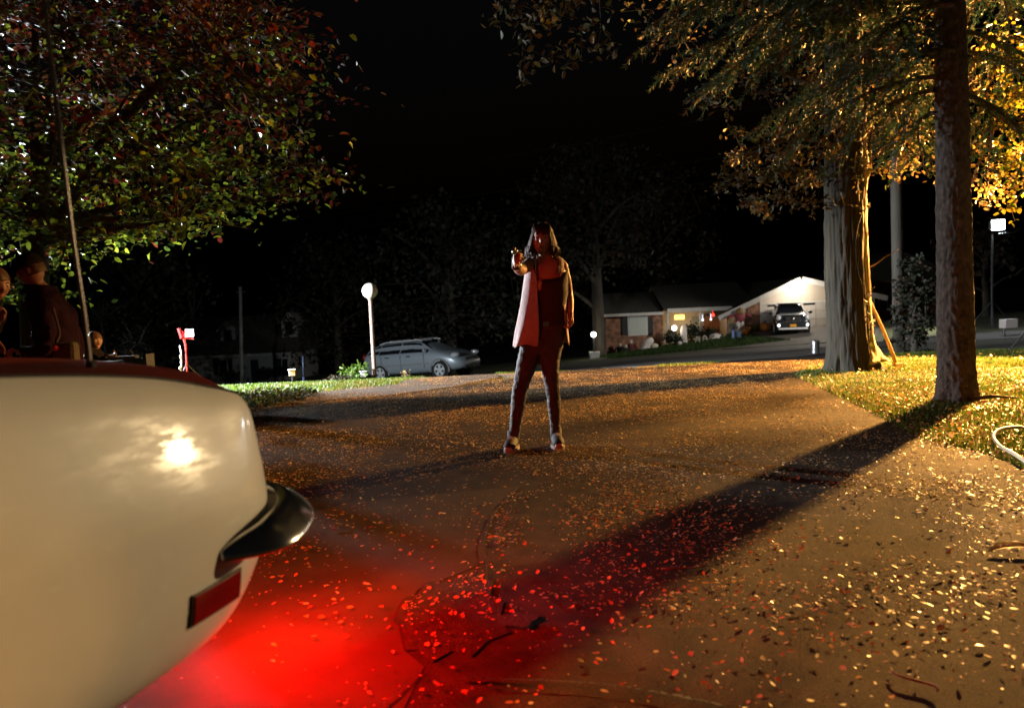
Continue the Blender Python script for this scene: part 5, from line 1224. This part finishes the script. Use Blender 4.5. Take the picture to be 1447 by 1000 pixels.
# ---- the woman aiming
wm=thing('person','woman in long pale vest and dark jeans standing on the driveway with arm stretched out','person',V((.12,5.2,0)))
F=V((-.10,-.99,0)).normalized(); RR=F.cross(V((0,0,1)))         # her right hand side is towards -x
YB=5.2
def wp(px,py,Y=YB): return at(px,py,Y)
mb=MB()
spine=[(766,500,.07,.06),(768,482,.135,.095),(770,470,.140,.098),(773,455,.122,.090),(776,432,.112,.084),(777,412,.122,.092),(776,398,.128,.092),(774,385,.132,.085),(772,376,.134,.070),(771.5,370,.105,.058),(771,365.5,.062,.052),(770,360,.049,.048),(768.5,350,.046,.048)]
def rings_of(sp,grow=0,i0=0,i1=None):
    return [ring(wp(x,y),w+grow,d+grow,RR,F,28,pw=2.3) for x,y,w,d in sp[i0:i1]]
mb.loft(rings_of(spine))
for px in (766,787): mb.ball(wp(px,404)+F*.070,.055,14,10,(1,.8,1))
LR=[(754,484,.080,5.2),(745,512,.068,5.18),(735,550,.047,5.14),(732,572,.045,5.16),(728.5,600,.035,5.2),(726,624,.027,5.22)]
LL=[(780,484,.078,5.2),(777,512,.064,5.19),(781,550,.043,5.18),(783,572,.042,5.21),(784.5,598,.032,5.25),(785.5,618,.026,5.27)]
def legtube(mb,J,g=0): 
    q=spline([wp(x,y,Y) for x,y,r,Y in J],5); mb.tube(q,interp([r+g for x,y,r,Y in J],len(q)),18)
legtube(mb,LR); legtube(mb,LL)
ar=[wp(748,374,5.17),wp(739,380,5.02),wp(736,382,4.90),wp(732,379,4.78),wp(728.5,374,4.67)]
q=spline(ar,5); mb.tube(q,interp([.046,.041,.036,.034,.026],len(q)),16); mb.ball(ar[0],.05,14,10)
al=[wp(794,377,5.2),wp(800,396,5.24),wp(803,413,5.27),wp(805,428,5.23),wp(806,442,5.19)]
q=spline(al,5); mb.tube(q,interp([.045,.038,.033,.031,.023],len(q)),16); mb.ball(al[0],.048,14,10)
HC=wp(766.5,338.5,5.16); HF=V((-.16,-.98,-.06)); HU=V((.05,0,1))
head_mesh(mb,HC,HF,HU,(.075,.094,.112))
gw=ar[-1]; gf=(V((0,0,1.10))-gw).normalized(); gf=(gf+V((-.03,0,0))).normalized()
# grip hand: fingers wrap round the grip (palm to her left, thumb side up)
hand(mb,gw,gf*.85+V((0,0,.35)),V((1,0,0)),V((0,0,1)),(55,95,70))
hand(mb,al[-1],V((.05,-.25,-1)),V((-1,-.2,0)),V((-.2,-1,0)),(45,60,40))
for (x,y,Y),(x2,y2,Y2) in (((726,628,5.22),(719,640,5.06)),((786,623,5.27),(790,636,5.10))):
    a=wp(x,y,Y); a.z=.06; b=wp(x2,y2,Y2); b.z=.035; mb.tube([a,a.lerp(b,.5),b],[.036,.035,.028],10)
body=remesh(mb.build('body',M_SKIN,wm),.0052)
face_parts(body,HC,HF,HU,(.075,.094,.112))
M_JEAN=mat('dark_jeans',(.055,.050,.050),.72,var=.35,vscale=14,bump=.5,bscale=45,stretch=(1,1,.5)); M_VEST=mat('pale_vest_cloth',(.54,.42,.40),.75,var=.10,vscale=30,bump=.25,bscale=300); M_TANK=mat('dark_tank',(.030,.016,.024),.75,bump=.2,bscale=200)
mb=MB(); mb.loft(rings_of([(766,498,.09,.075),(768,482,.135,.095),(770,470,.140,.098),(772.5,458,.126,.092)],.010)); legtube(mb,LR,.009); legtube(mb,LL,.009)
j=remesh(mb.build('jeans',M_JEAN,wm),.009,4); wrinkle(j,.005,20,2.0)
mb=MB(); mb.loft([ring(wp(772.5+.4*i,460-5*i),.132,.098,RR,F,28,pw=2.3) for i in (0,1)],cap=False); bl=mb.build('belt',M_BLK,wm,smooth=True); thicken(bl,.004)
mb=MB(); mb.box(wp(772.5,457.5)+F*.103,(.045,.012,.035)); mb.build('buckle',M_CHROME,bl)
# tank top with a scooped neckline
mb=MB(); sc=lambda ca,sa: (-.045*max(0,sa)**1.5*(1-abs(ca))**.4)
rg=[ring(wp(x,y),w+.010,d+.010+b,RR,F,36,pw=2.3) for x,y,w,d,b in ((771,466,.128,.094,.0),(773,455,.122,.090,0),(776,432,.112,.084,0),(777,415,.122,.092,.012),(776,404,.126,.095,.022),(776,396,.128,.092,.012))]
rg.append(ring(wp(775,384),.142,.092,RR,F,36,pw=2.3,top=lambda ca,sa:-.058*max(0,sa)**.7*(1-abs(ca)**3))); 
mb.loft(rg,cap=False); tk=mb.build('tank_top',M_TANK,wm,smooth=True); thicken(tk,.003); wrinkle(tk,.004,14)
mb=MB()
for px,px2 in ((757,756),(789,790)):
    q=spline([wp(px,388)+F*.098,wp(px2,378)+F*.082,wp(px2,368)+F*.02,wp(px2,374)-F*.07],4); mb.tube(q,.014,8,ell=.35)
mb.build('strap',M_TANK,tk,smooth=True)
# long sleeveless vest, open in front
mb=MB(); rows=[]
for py,xl,xr_,el,er,df,db,sh in ((361.5,755,789,758,786,.045,.065,0),(366,747,797,757.5,787,.075,.09,0),(372,743,800,757,789,.095,.10,0),(385,741.5,800.5,757,790.5,.120,.115,0),(402,739,800.5,758,792,.125,.12,0),(420,736.5,801,759,795,.120,.115,0),(440,733.5,802,760,797,.120,.12,0),(458,730,803,761,798.5,.130,.13,0),(474,727,804,760.5,799.5,.135,.14,0),(487,725,805,760,800.5,.14,.145,0)):
    cx=(xl+xr_)/2; c=wp(cx,py); hw=(wp(xr_,py)-wp(xl,py)).length/2
    a0=math.acos(max(-1,min(1,(el-cx)/((xr_-xl)/2)))); a1=math.acos(max(-1,min(1,(er-cx)/((xr_-xl)/2))))
    row=[]
    A0=-a0; A1=-(2*math.pi)-(-a1) # from front left edge round the back to the front right edge
    A1=-a1-2*math.pi if False else -a1-2*math.pi
    # sweep: start at angle -a0 (front, left), decreasing through -pi (left), -3pi/2 (back), -2pi (right), to -2pi-a1 (front right)
    n=40
    for k in range(n+1):
        a=-a0+(A1+a0)*k/n; sa=math.sin(a)
        fl=1+.05*math.sin(a*9+py*.05)*max(0,(py-440)/50)
        row.append(c+V((math.cos(a)*hw*fl,0,0))-V((0,1,0))*(-sa*df*fl if sa<0 else -sa*db*fl)+V((0,0,.012*math.sin(a*5) if py>480 else 0)))
    rows.append(row)
mb.loft(rows,cap=False,closed=False); vs_=mb.build('vest',M_VEST,wm,smooth=True,sub=1); thicken(vs_,.005); wrinkle(vs_,.010,9,.5)
# shoulder-length hair with a fringe
def hair_cap(mb,c,f,up,hs,k=1.10,front=.35,low=-.35):
    r,f_,u=basis(f,up); n,m=36,22; rings=[]
    for i in range(m+1):
        th=math.pi*(1-.62*i/m); 
        z=-math.cos(th); s=max(.001,math.sin(th)); ringp=[]
        for kk in range(n):
            a=2*math.pi*kk/n; x,y=s*math.cos(a),s*math.sin(a); zz=z
            lim=.34 if y>.25 else -.30
            zz=max(z,lim if y>.25 else -.5+ (y>0)*.3*y)
            g=k+.025*math.sin(a*9+z*3)
            ringp.append(V(c)+r*x*hs[0]*g+f_*(y*hs[1]*g-.006)+u*(zz*hs[2]*k+.006))
        rings.append(ringp)
    mb.loft(rings,cap=False)
mb=MB(); hs=(.075,.094,.112); hair_cap(mb,HC,HF,HU,hs); r,f_,u=basis(HF,HU)
for k in range(380):
    a=random.uniform(-.42,math.pi+.42) if k<230 else random.uniform(-.75,math.pi+.75)     # left and right sides and the back
    a=a+math.pi # angle measured in the r,f plane: pi..2pi is the back
    s0=random.uniform(.62,1.0); ca,sa=math.cos(a),math.sin(a); zt_=random.uniform(.15,.75)
    rr0=math.sqrt(max(.05,1-zt_*zt_))
    p0=HC+r*ca*hs[0]*1.10*rr0+f_*(sa*hs[1]*1.08*rr0-.006)+u*hs[2]*zt_*1.08
    p1=HC+r*ca*hs[0]*random.uniform(1.14,1.32)+f_*(sa*hs[1]*1.15-.008)-u*.03
    ln=random.uniform(.072,.118)
    p2=HC+V((random.gauss(0,.008),random.gauss(0,.008),0))+r*ca*hs[0]*random.uniform(1.15,1.48)+f_*(sa*hs[1]*1.1-.01)-u*ln*.75
    p3=HC+V((random.gauss(0,.012),random.gauss(0,.012),0))+r*ca*hs[0]*random.uniform(1.1,1.75)+f_*(sa*hs[1]*random.uniform(.85,1.25)-.005)-u*ln*1.12
    q=spline([p0,p1,p2,p3],4); kf=random.uniform(.55,1.); mb.tube(q,interp([.006*kf,.0085*kf,.0075*kf,.001],len(q)),5,cap=False)
for k in range(46):
    x=random.uniform(-.95,.95); p0=HC+r*x*.055+f_*.045+u*.108; p1=HC+r*x*.068+f_*(.096-.03*x*x)+u*.075; p2=HC+r*x*.070+f_*(.103-.045*x*x)+u*random.uniform(.030,.05)
    q=spline([p0,p1,p2],4); mb.tube(q,interp([.006,.0065,.002],len(q)),5,cap=False)
mb.build('hair',M_HAIR,wm,smooth=True)
M_SNK=mat('black_canvas',(.022,.024,.026),.7,bump=.2,bscale=200); M_SOLE=mat('white_rubber',(.42,.38,.35),.5)
a=wp(726,628,5.22); b=wp(718,641,5.055); shoe(wm,V((a.x,a.y,.10)),b,M_SNK,M_SOLE,1.0,.11)
a=wp(786,622,5.27); b=wp(791,636,5.10); shoe(wm,V((a.x,a.y,.10)),b,M_SNK,M_SOLE,1.0,.11)
mb=MB(); w0=ar[-1]; mb.tube([w0+(ar[-2]-w0)*.25,w0+(ar[-2]-w0)*.42],[.0315,.033],16); mb.build('bracelet',M_CHROME,wm,smooth=True)
# the revolver in her hand
hr,hf,hu=basis(gf); gpos=gw+gf*.085+hu*.030
M_GUN=mat('nickel',(.55,.53,.5),.18,1.); M_GRIP=mat('dark_grip',(.05,.025,.015),.45)
gun=thing('revolver','bright nickel revolver pointed toward the camera in the raised hand of the woman','revolver',gpos)
def gx(y,z,x=0): return gpos+gf*y+hu*z+hr*x
mb=MB(); mb.tube([gx(.03,.062),gx(.19,.062)],[.0095,.0085],14); mb.tube([gx(.05,.048),gx(.16,.048)],.006,10); mb.box(gx(.183,.074),(.004,.014,.010),M=Matrix((hr,hf,hu)).transposed()); mb.build('barrel',M_GUN,gun,auto=40)
mb=MB(); mb.tube([gx(.195,.062),gx(.1855,.062)],.0055,10); mb.build('muzzle',M_DARK,gun)
mb=MB(); mb.tube([gx(-.025,.052),gx(-.02,.052),gx(.022,.052),gx(.027,.052)],[.017,.0205,.0205,.017],18); 
for k in range(6): mb.tube([gx(.0,.052)+(hr*math.cos(k)+hu*math.sin(k))*.014,gx(.029,.052)+(hr*math.cos(k*1.047)+hu*math.sin(k*1.047))*.013],.004,6)
mb.build('drum',M_GUN,gun,auto=40)
mb=MB(); Mx=Matrix((hr,hf,hu)).transposed(); mb.box(gx(.0,.077),(.012,.075,.010),M=Mx); mb.box(gx(-.033,.05),(.016,.016,.055),M=Mx); mb.box(gx(.0,.026),(.014,.07,.010),M=Mx); mb.build('frame',M_GUN,gun,bevel=.003)
mb=MB(); mb.tube([gx(-.035,.03),gx(-.048,-.01),gx(-.065,-.055)],[.013,.015,.017],12,ell=1.4); mb.build('grip',M_GRIP,gun,smooth=True)
mb=MB(); mb.tube(spline([gx(.028,.022),gx(.03,.005),gx(.01,-.008),gx(-.015,.0),gx(-.025,.02)],4),.003,6); mb.tube([gx(.008,.022),gx(.012,.010),gx(.009,.002)],.0028,6); mb.build('trigger_guard',M_GUN,gun,smooth=True)
mb=MB(); mb.tube([gx(-.04,.065),gx(-.052,.085),gx(-.062,.088)],[.006,.005,.004],8); mb.build('hammer',M_GUN,gun,smooth=True)

# ---- generic clothed figure for the crew
def figure(label,J,f,hf,top_m,leg_m,vox=.010,cap_m=None,hairlen=0,hands=((30,40,30),(30,40,30)),skinm=None,k=1.,group='film crew behind the cream car',shirt='jacket'):
    """J: joints in world space: pelvis chest neck head shR elR wrR shL elL wrL hipR knR anR hipL knL anL"""
    f=V(f).normalized(); r=f.cross(V((0,0,1))).normalized()
    t=thing('person',label,'person',V((J['pelvis'].x,J['pelvis'].y,0)),group)
    mb=MB(); pe,ch,ne,he=J['pelvis'],J['chest'],J['neck'],J['head']
    ws=lambda g:[(pe-V((0,0,.10)),.14,.11),(pe,.165,.125),(pe.lerp(ch,.4),.155,.115),(pe.lerp(ch,.8),.175,.125),(ch,.19,.125),(ch.lerp(ne,.55),.17,.10),(ch.lerp(ne,.85),.095,.08),(ne.lerp(he,.22),.068,.066)]
    mb.loft([ring(c,w*k,d*k,r,f,24,pw=2.4) for c,w,d in ws(0)]); mb.tube([ch.lerp(ne,.6),ne,he-V((0,0,.04))],[.07*k,.056*k,.052*k],14)
    def arm(mb,a,b,c,g,e=1): q=spline([a,b,c],6); mb.tube(q,interp([.058*k+g,.047*k+g,.030*k+g*e],len(q)),14); mb.ball(a,.064*k+g,12,8)
    def leg(mb,a,b,c,g): q=spline([a,b,c],6); mb.tube(q,interp([.098*k+g,.062*k+g,.042*k+g],len(q)),14)
    for s in 'RL':
        arm(mb,J['sh'+s],J['el'+s],J['wr'+s],0); leg(mb,J['hip'+s],J['kn'+s],J['an'+s],0)
        d=(J['wr'+s]-J['el'+s]).normalized(); hand(mb,J['wr'+s],d,f.cross(d) if abs(f.dot(d))<.8 else V((0,0,-1)),f if abs(f.dot(d))<.8 else V((0,0,1)),hands[0],1.05*k)
        a=J['an'+s]; mb.tube([a,V((a.x,a.y,.05))+f*.05,V((a.x,a.y,.035))+f*.17],[.04,.042,.03],8)
    head_mesh(mb,he,hf,V((0,0,1)),(.080*k,.098*k,.116*k))
    b=remesh(mb.build('body',skinm or M_CREW,t),vox); face_parts(b,he,hf,V((0,0,1)),(.080*k,.098*k,.116*k))
    mb=MB(); mb.loft([ring(c,w*k+.018,d*k+.02,r,f,24,pw=2.4) for c,w,d in ws(0)])
    for s in 'RL': arm(mb,J['sh'+s],J['el'+s],J['wr'+s]-(J['wr'+s]-J['el'+s])*.06,.016)
    o=remesh(mb.build(shirt,top_m,t),.012,3); wrinkle(o,.014,9,1.4)
    mb=MB(); mb.loft([ring(c,w*k+.012,d*k+.012,r,f,24,pw=2.4) for c,w,d in ws(0)[:2]])
    for s in 'RL': leg(mb,J['hip'+s],J['kn'+s],J['an'+s],.018)
    o=remesh(mb.build('trousers',leg_m,t),.014,3); wrinkle(o,.012,10,1.6)
    for s in 'RL': 
        a=J['an'+s]; shoe(t,V((a.x,a.y,.09)),V((a.x,a.y,0))+f*.19,M_SNK,M_RUB,1.05)
    mb=MB(); hair_cap(mb,he,hf,V((0,0,1)),(.080*k,.098*k,.116*k),1.05); mb.build('hair',M_HAIR,t,smooth=True)
    if cap_m:
        rr,ff,uu=basis(hf); mb=MB(); c=he+uu*.035
        mb.loft([[c+rr*.092*q*math.cos(a)*k+ff*.110*q*math.sin(a)*k+uu*h*k for a in [2*math.pi*j/24 for j in range(24)]] for q,h in ((1,.0),(1.01,.03),(.95,.06),(.78,.088),(.45,.104),(.05,.108))])
        br=[];
        for i in range(13):
            a=math.pi*(.12+.76*i/12); p=c+rr*.090*math.cos(a)+ff*.108*math.sin(a); br.append([p,p+ff*.045*math.sin(a)+rr*.01*math.cos(a)-uu*.004,p+ff*.085*math.sin(a)**.8-uu*.018])
        mb.loft(br,cap=False,closed=False); o=mb.build('cap',cap_m,t,smooth=True); thicken(o,.004)
    return t
def J(**k): return k
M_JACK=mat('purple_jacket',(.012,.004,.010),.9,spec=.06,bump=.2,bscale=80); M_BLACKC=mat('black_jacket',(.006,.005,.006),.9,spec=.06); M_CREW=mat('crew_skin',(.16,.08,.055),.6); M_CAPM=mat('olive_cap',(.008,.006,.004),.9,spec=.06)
D=5.6
p=lambda x,y,Y=None: at(x,y,Y or D)
pel=p(92,545); gR=V((pel.x-.05,pel.y-.12,.10)); gL=V((pel.x+.05,pel.y+.15,.10))
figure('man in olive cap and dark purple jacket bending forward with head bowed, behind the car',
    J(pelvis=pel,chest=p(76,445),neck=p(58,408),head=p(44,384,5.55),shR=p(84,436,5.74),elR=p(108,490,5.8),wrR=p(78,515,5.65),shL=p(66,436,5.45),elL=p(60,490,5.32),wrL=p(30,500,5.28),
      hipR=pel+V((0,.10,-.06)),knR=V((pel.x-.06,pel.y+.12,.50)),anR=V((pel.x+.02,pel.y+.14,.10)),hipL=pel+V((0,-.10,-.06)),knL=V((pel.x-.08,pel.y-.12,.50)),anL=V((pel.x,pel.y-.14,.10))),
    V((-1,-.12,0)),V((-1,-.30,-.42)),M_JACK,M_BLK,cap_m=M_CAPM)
D=5.0; pel=p(-55,560)
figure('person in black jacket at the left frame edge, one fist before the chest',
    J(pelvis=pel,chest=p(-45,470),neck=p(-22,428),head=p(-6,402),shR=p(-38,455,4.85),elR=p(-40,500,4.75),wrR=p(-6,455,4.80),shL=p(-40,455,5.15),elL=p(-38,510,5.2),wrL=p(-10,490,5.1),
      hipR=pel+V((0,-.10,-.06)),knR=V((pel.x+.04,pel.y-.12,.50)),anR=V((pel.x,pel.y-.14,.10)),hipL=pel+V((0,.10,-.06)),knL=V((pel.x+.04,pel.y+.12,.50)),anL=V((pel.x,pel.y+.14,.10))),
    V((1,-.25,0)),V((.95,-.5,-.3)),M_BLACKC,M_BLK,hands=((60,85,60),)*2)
D=9.; pel=p(128,540)
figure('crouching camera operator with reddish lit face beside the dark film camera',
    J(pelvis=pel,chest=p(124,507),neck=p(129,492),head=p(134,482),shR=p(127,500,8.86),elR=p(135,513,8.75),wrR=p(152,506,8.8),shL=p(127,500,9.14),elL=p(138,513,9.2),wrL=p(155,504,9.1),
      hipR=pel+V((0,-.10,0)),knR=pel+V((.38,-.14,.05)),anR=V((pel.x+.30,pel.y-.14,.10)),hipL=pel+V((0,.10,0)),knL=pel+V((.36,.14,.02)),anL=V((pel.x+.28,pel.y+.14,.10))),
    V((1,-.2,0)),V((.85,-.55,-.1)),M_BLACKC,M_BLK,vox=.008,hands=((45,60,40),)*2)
# film camera on a tripod
c=at(176,512,8.8); t=thing('film_camera','dark film camera on a low tripod in front of the crouching operator','film camera',V((c.x,8.8,0)))
mb=MB(); mb.box(c,(.30,.16,.16),.2); mb.box(c+V((-.20,.03,.0)),(.14,.14,.13),.2); mb.tube([c+V((-.12,0,.09)),c+V((-.08,0,.14)),c+V((.08,0,.14)),c+V((.12,0,.09))],.012,6); mb.build('camera_body',M_DARK,t,bevel=.012)
mb=MB(); mb.tube([c+V((.14,-.03,0)),c+V((.30,-.06,0))],[.05,.06],14); mb.build('lens',M_DARK,t,auto=40)
mb=MB(); mb.loft([[c+V((x,-.07+y,z)) for y,z in ((-s,-s),(s,-s),(s,s),(-s,s))] for x,s in ((.30,.07),(.36,.10))]); mb.build('matte_box',M_DARK,t)
mb=MB()
for k in range(3): a=k*2.1; mb.tube([c-V((0,0,.1)),V((c.x+.4*math.cos(a),c.y+.4*math.sin(a),tz(c.x,8.8)+.02))],.018,6)
mb.build('tripod',M_DARK,t)
mb=MB(); c2=at(195.5,524,7.6); mb.tube([c2,c2+V((-.10,.25,.0))],[.028,.022],10); lm=tag(mb.build('small_lamp',M_DARK,smooth=True),'small lamp with white glint at the front of the film camera','lamp'); mb=MB(); mb.ball(c2+V((.005,-.01,0)),.024,10,8); mb.build('bulb',emat('small_glint',(.8,.95,1),6),lm,smooth=True)
# equipment cases and a lit monitor near the crew
c=at(116,497,7.2); t=thing('monitor','small bright monitor stacked on equipment between jacket and antenna','monitor',V((c.x,c.y,c.z-.1)))
mb=MB(); mb.box(c,(.10,.06,.13),.1); mb.box(c+V((0,.01,-.11)),(.16,.10,.05)); mb.build('case',M_DARK,t,bevel=.006); mb=MB(); mb.box(c+V((0,-.034,.0)),(.07,.006,.09),.1); mb.box(c+V((-.01,-.045,-.11)),(.11,.006,.022)); mb.build('screen',emat('screen_glow',(1,.78,.45),1.1),t)
c=at(112,540,7.2); t=thing('equipment_cart','dark equipment cart under the small bright monitor','cart',V((c.x,c.y,0)))
mb=MB(); zc=at(116,507,7.2).z-.035
mb.box((c.x,c.y,zc-.03),(.7,.45,.05)); mb.box((c.x,c.y,.3),(.7,.45,.05)); mb.build('shelf',M_DARK,t)
mb=MB(); [mb.tube([(c.x+x,c.y+y,.08),(c.x+x,c.y+y,zc)],.015,6) for x in(-.33,.33) for y in(-.2,.2)]; mb.build('frame',M_STEEL,t)
mb=MB(); [mb.tube([(c.x+x-.02,c.y+y,.05),(c.x+x+.02,c.y+y,.05)],.05,12) for x in(-.33,.33) for y in(-.2,.2)]; mb.build('castor',M_RUB,t)
c=at(155,527,7.0); mb=MB(); mb.box(c,(.09,.09,.05),.4); mb.box(c+V((0,0,-.3)),(.05,.05,.56)); tag(mb.build('light_meter',mat('yellow_plastic',(.7,.48,.12),.4),bevel=.01),'small yellow box on a short stand beside the film camera','box')
c=at(94,502,5.3); mb=MB(); mb.box(c,(.16,.12,.20),.2); sb=tag(mb.build('shoulder_bag',mat('olive_canvas',(.04,.034,.018),.8,bump=.4,bscale=60),bevel=.03),'olive shoulder bag hanging at the hip of the man with cap','bag')
mb=MB(); mb.tube(spline([c+V((-.07,0,.1)),at(84,470,5.35),at(75,435,5.35)],5),.010,6); mb.build('strap',M_BLK,sb); mb=MB(); mb.ball(c+V((-.03,-.07,.06)),.022,8,6); mb.build('red_tag',mat('red_tag',(.5,.05,.03),.5),sb,smooth=True)
# ------------------------------------------------------------------ lamps, world, camera
def spot(name,loc,aim,e,col,ang,blend,r,par):
    l=bpy.data.lights.new(name,'SPOT'); l.energy=e; l.color=col; l.spot_size=R(ang); l.spot_blend=blend; l.shadow_soft_size=r
    o=bpy.data.objects.new(name,l); COL.objects.link(o); o.location=loc; o.rotation_euler=(V(aim)-V(loc)).to_track_quat('-Z','Y').to_euler(); setpar(o,par); return o
def film_lamp(loc,aim,label,glow,e,col,ang,blend,r,hd=1.):
    loc=V(loc); d=(V(aim)-loc).normalized(); g=V((loc.x,loc.y,tz(loc.x,loc.y))); back=loc-d*.25
    t=thing('film_light',label,'film light',V((g.x,g.y,g.z)))
    mb=MB(); mb.tube([V((back.x,back.y,g.z)),V((back.x,back.y,back.z-.15))],.025,8)
    for k in range(3): a=k*2.1; mb.tube([V((back.x+.6*math.cos(a),back.y+.6*math.sin(a),g.z+.01)),V((back.x,back.y,g.z+.8))],.015,6)
    mb.build('stand',M_DARK,t)
    r_,f_,u_=basis(d); mb=MB(); mb.loft([[back+d*q+(r_*math.cos(a)+u_*math.sin(a))*s*hd for a in [2*math.pi*k/20 for k in range(20)]] for q,s in ((-.2,.08),(-.15,.18),(.12,.20))]); mb.build('housing',M_DARK,t,auto=40)
    mb=MB(); mb.loft([[back+d*q+(r_*math.cos(a)+u_*math.sin(a))*s*hd for a in [2*math.pi*k/20 for k in range(20)]] for q,s in ((.125,.185),(.15,.12),(.155,.01))]); mb.build('lens',emat('lens_glow_'+name_of(col),col,glow),t,smooth=True)
    spot('beam',loc,aim,e,col,ang,blend,r,t); return t
def name_of(c): return 'warm' if c[2]<.3 else 'mellow' if c[2]<.6 else 'cold'
WARM=(1,.47,.11)
film_lamp((8.2,10.8,3.1),(0.6,3.6,.2),'warm film light on a stand off the right edge aimed across the driveway',30,20000,WARM,122,.12,.09)
tl=film_lamp((-8.9,12.1,1.7),(-.5,8.0,.9),'cold film light on a stand off the left edge behind the maple',30,10,(.86,.94,1),110,.3,.12)
plight('bulb_light',V((-8.75,11.7,1.75)),3300,(.86,.94,1),.12,tl)
film_lamp((4.7,5.2,1.95),(-.95,1.40,.62),'warm white film light beyond the right edge aimed at the cream car',420,1000,(1,.72,.38),14,.35,.02,.10)
spot('lawn_fill_spot',V((-8.7,11.75,2.5)),V((-3.2,13.0,-.3)),17000,(.90,.96,1),72,.4,.1,tl)  # added spot that brightens the lawn, without a lamp head of its own
spot('woman_fill_spot',V((-8.6,11.6,2.1)),V((.2,5.2,1.15)),9500,(.90,.95,1),12,.4,.1,tl)  # added narrow spot that brightens the woman's rim, no lamp head modelled
# work flood beam onto the road
t=bpy.data.objects['work_floodlight']; c=at(1409,318,30)
spot('beam',c+V((-.3,.9,0)),V((15.5,33,-1.2)),4200,(.95,.90,.80),96,.5,.2,t)
spot('brake_beam',cw(.17,-.42,.42),cw(.34,-.22,0),215,(1,.006,.002),136,.8,.12,car)
W=bpy.data.worlds.new('World'); SC.world=W; W.use_nodes=True; nt=W.node_tree; bg=nt.nodes['Background']
sk=nt.nodes.new('ShaderNodeTexSky'); sk.sky_type='NISHITA'; sk.sun_disc=False; sk.sun_elevation=R(-4); sk.sun_rotation=R(200)
nt.links.new(sk.outputs[0],bg.inputs['Color']); bg.inputs['Strength'].default_value=.10
cam=bpy.data.cameras.new('camera'); cam.sensor_width=36; cam.lens=36*FPX/1447; cam.clip_end=600; cam.clip_start=.05
cam.dof.use_dof=True; cam.dof.focus_distance=5.0; cam.dof.aperture_fstop=2.4
co=bpy.data.objects.new('camera',cam); COL.objects.link(co); co.matrix_world=Matrix.Translation((0,0,CAMH))@CM.to_4x4(); SC.camera=co
SC.view_settings.view_transform='Standard'; SC.view_settings.look='None'; SC.view_settings.gamma=1; SC.view_settings.exposure=0
SC.cycles.caustics_reflective=False; SC.cycles.caustics_refractive=False; SC.cycles.use_denoising=True; SC.cycles.max_bounces=6; SC.cycles.transparent_max_bounces=8; SC.cycles.sample_clamp_indirect=6; SC.cycles.sample_clamp_direct=0
SC.render.resolution_x=1024; SC.render.resolution_y=707
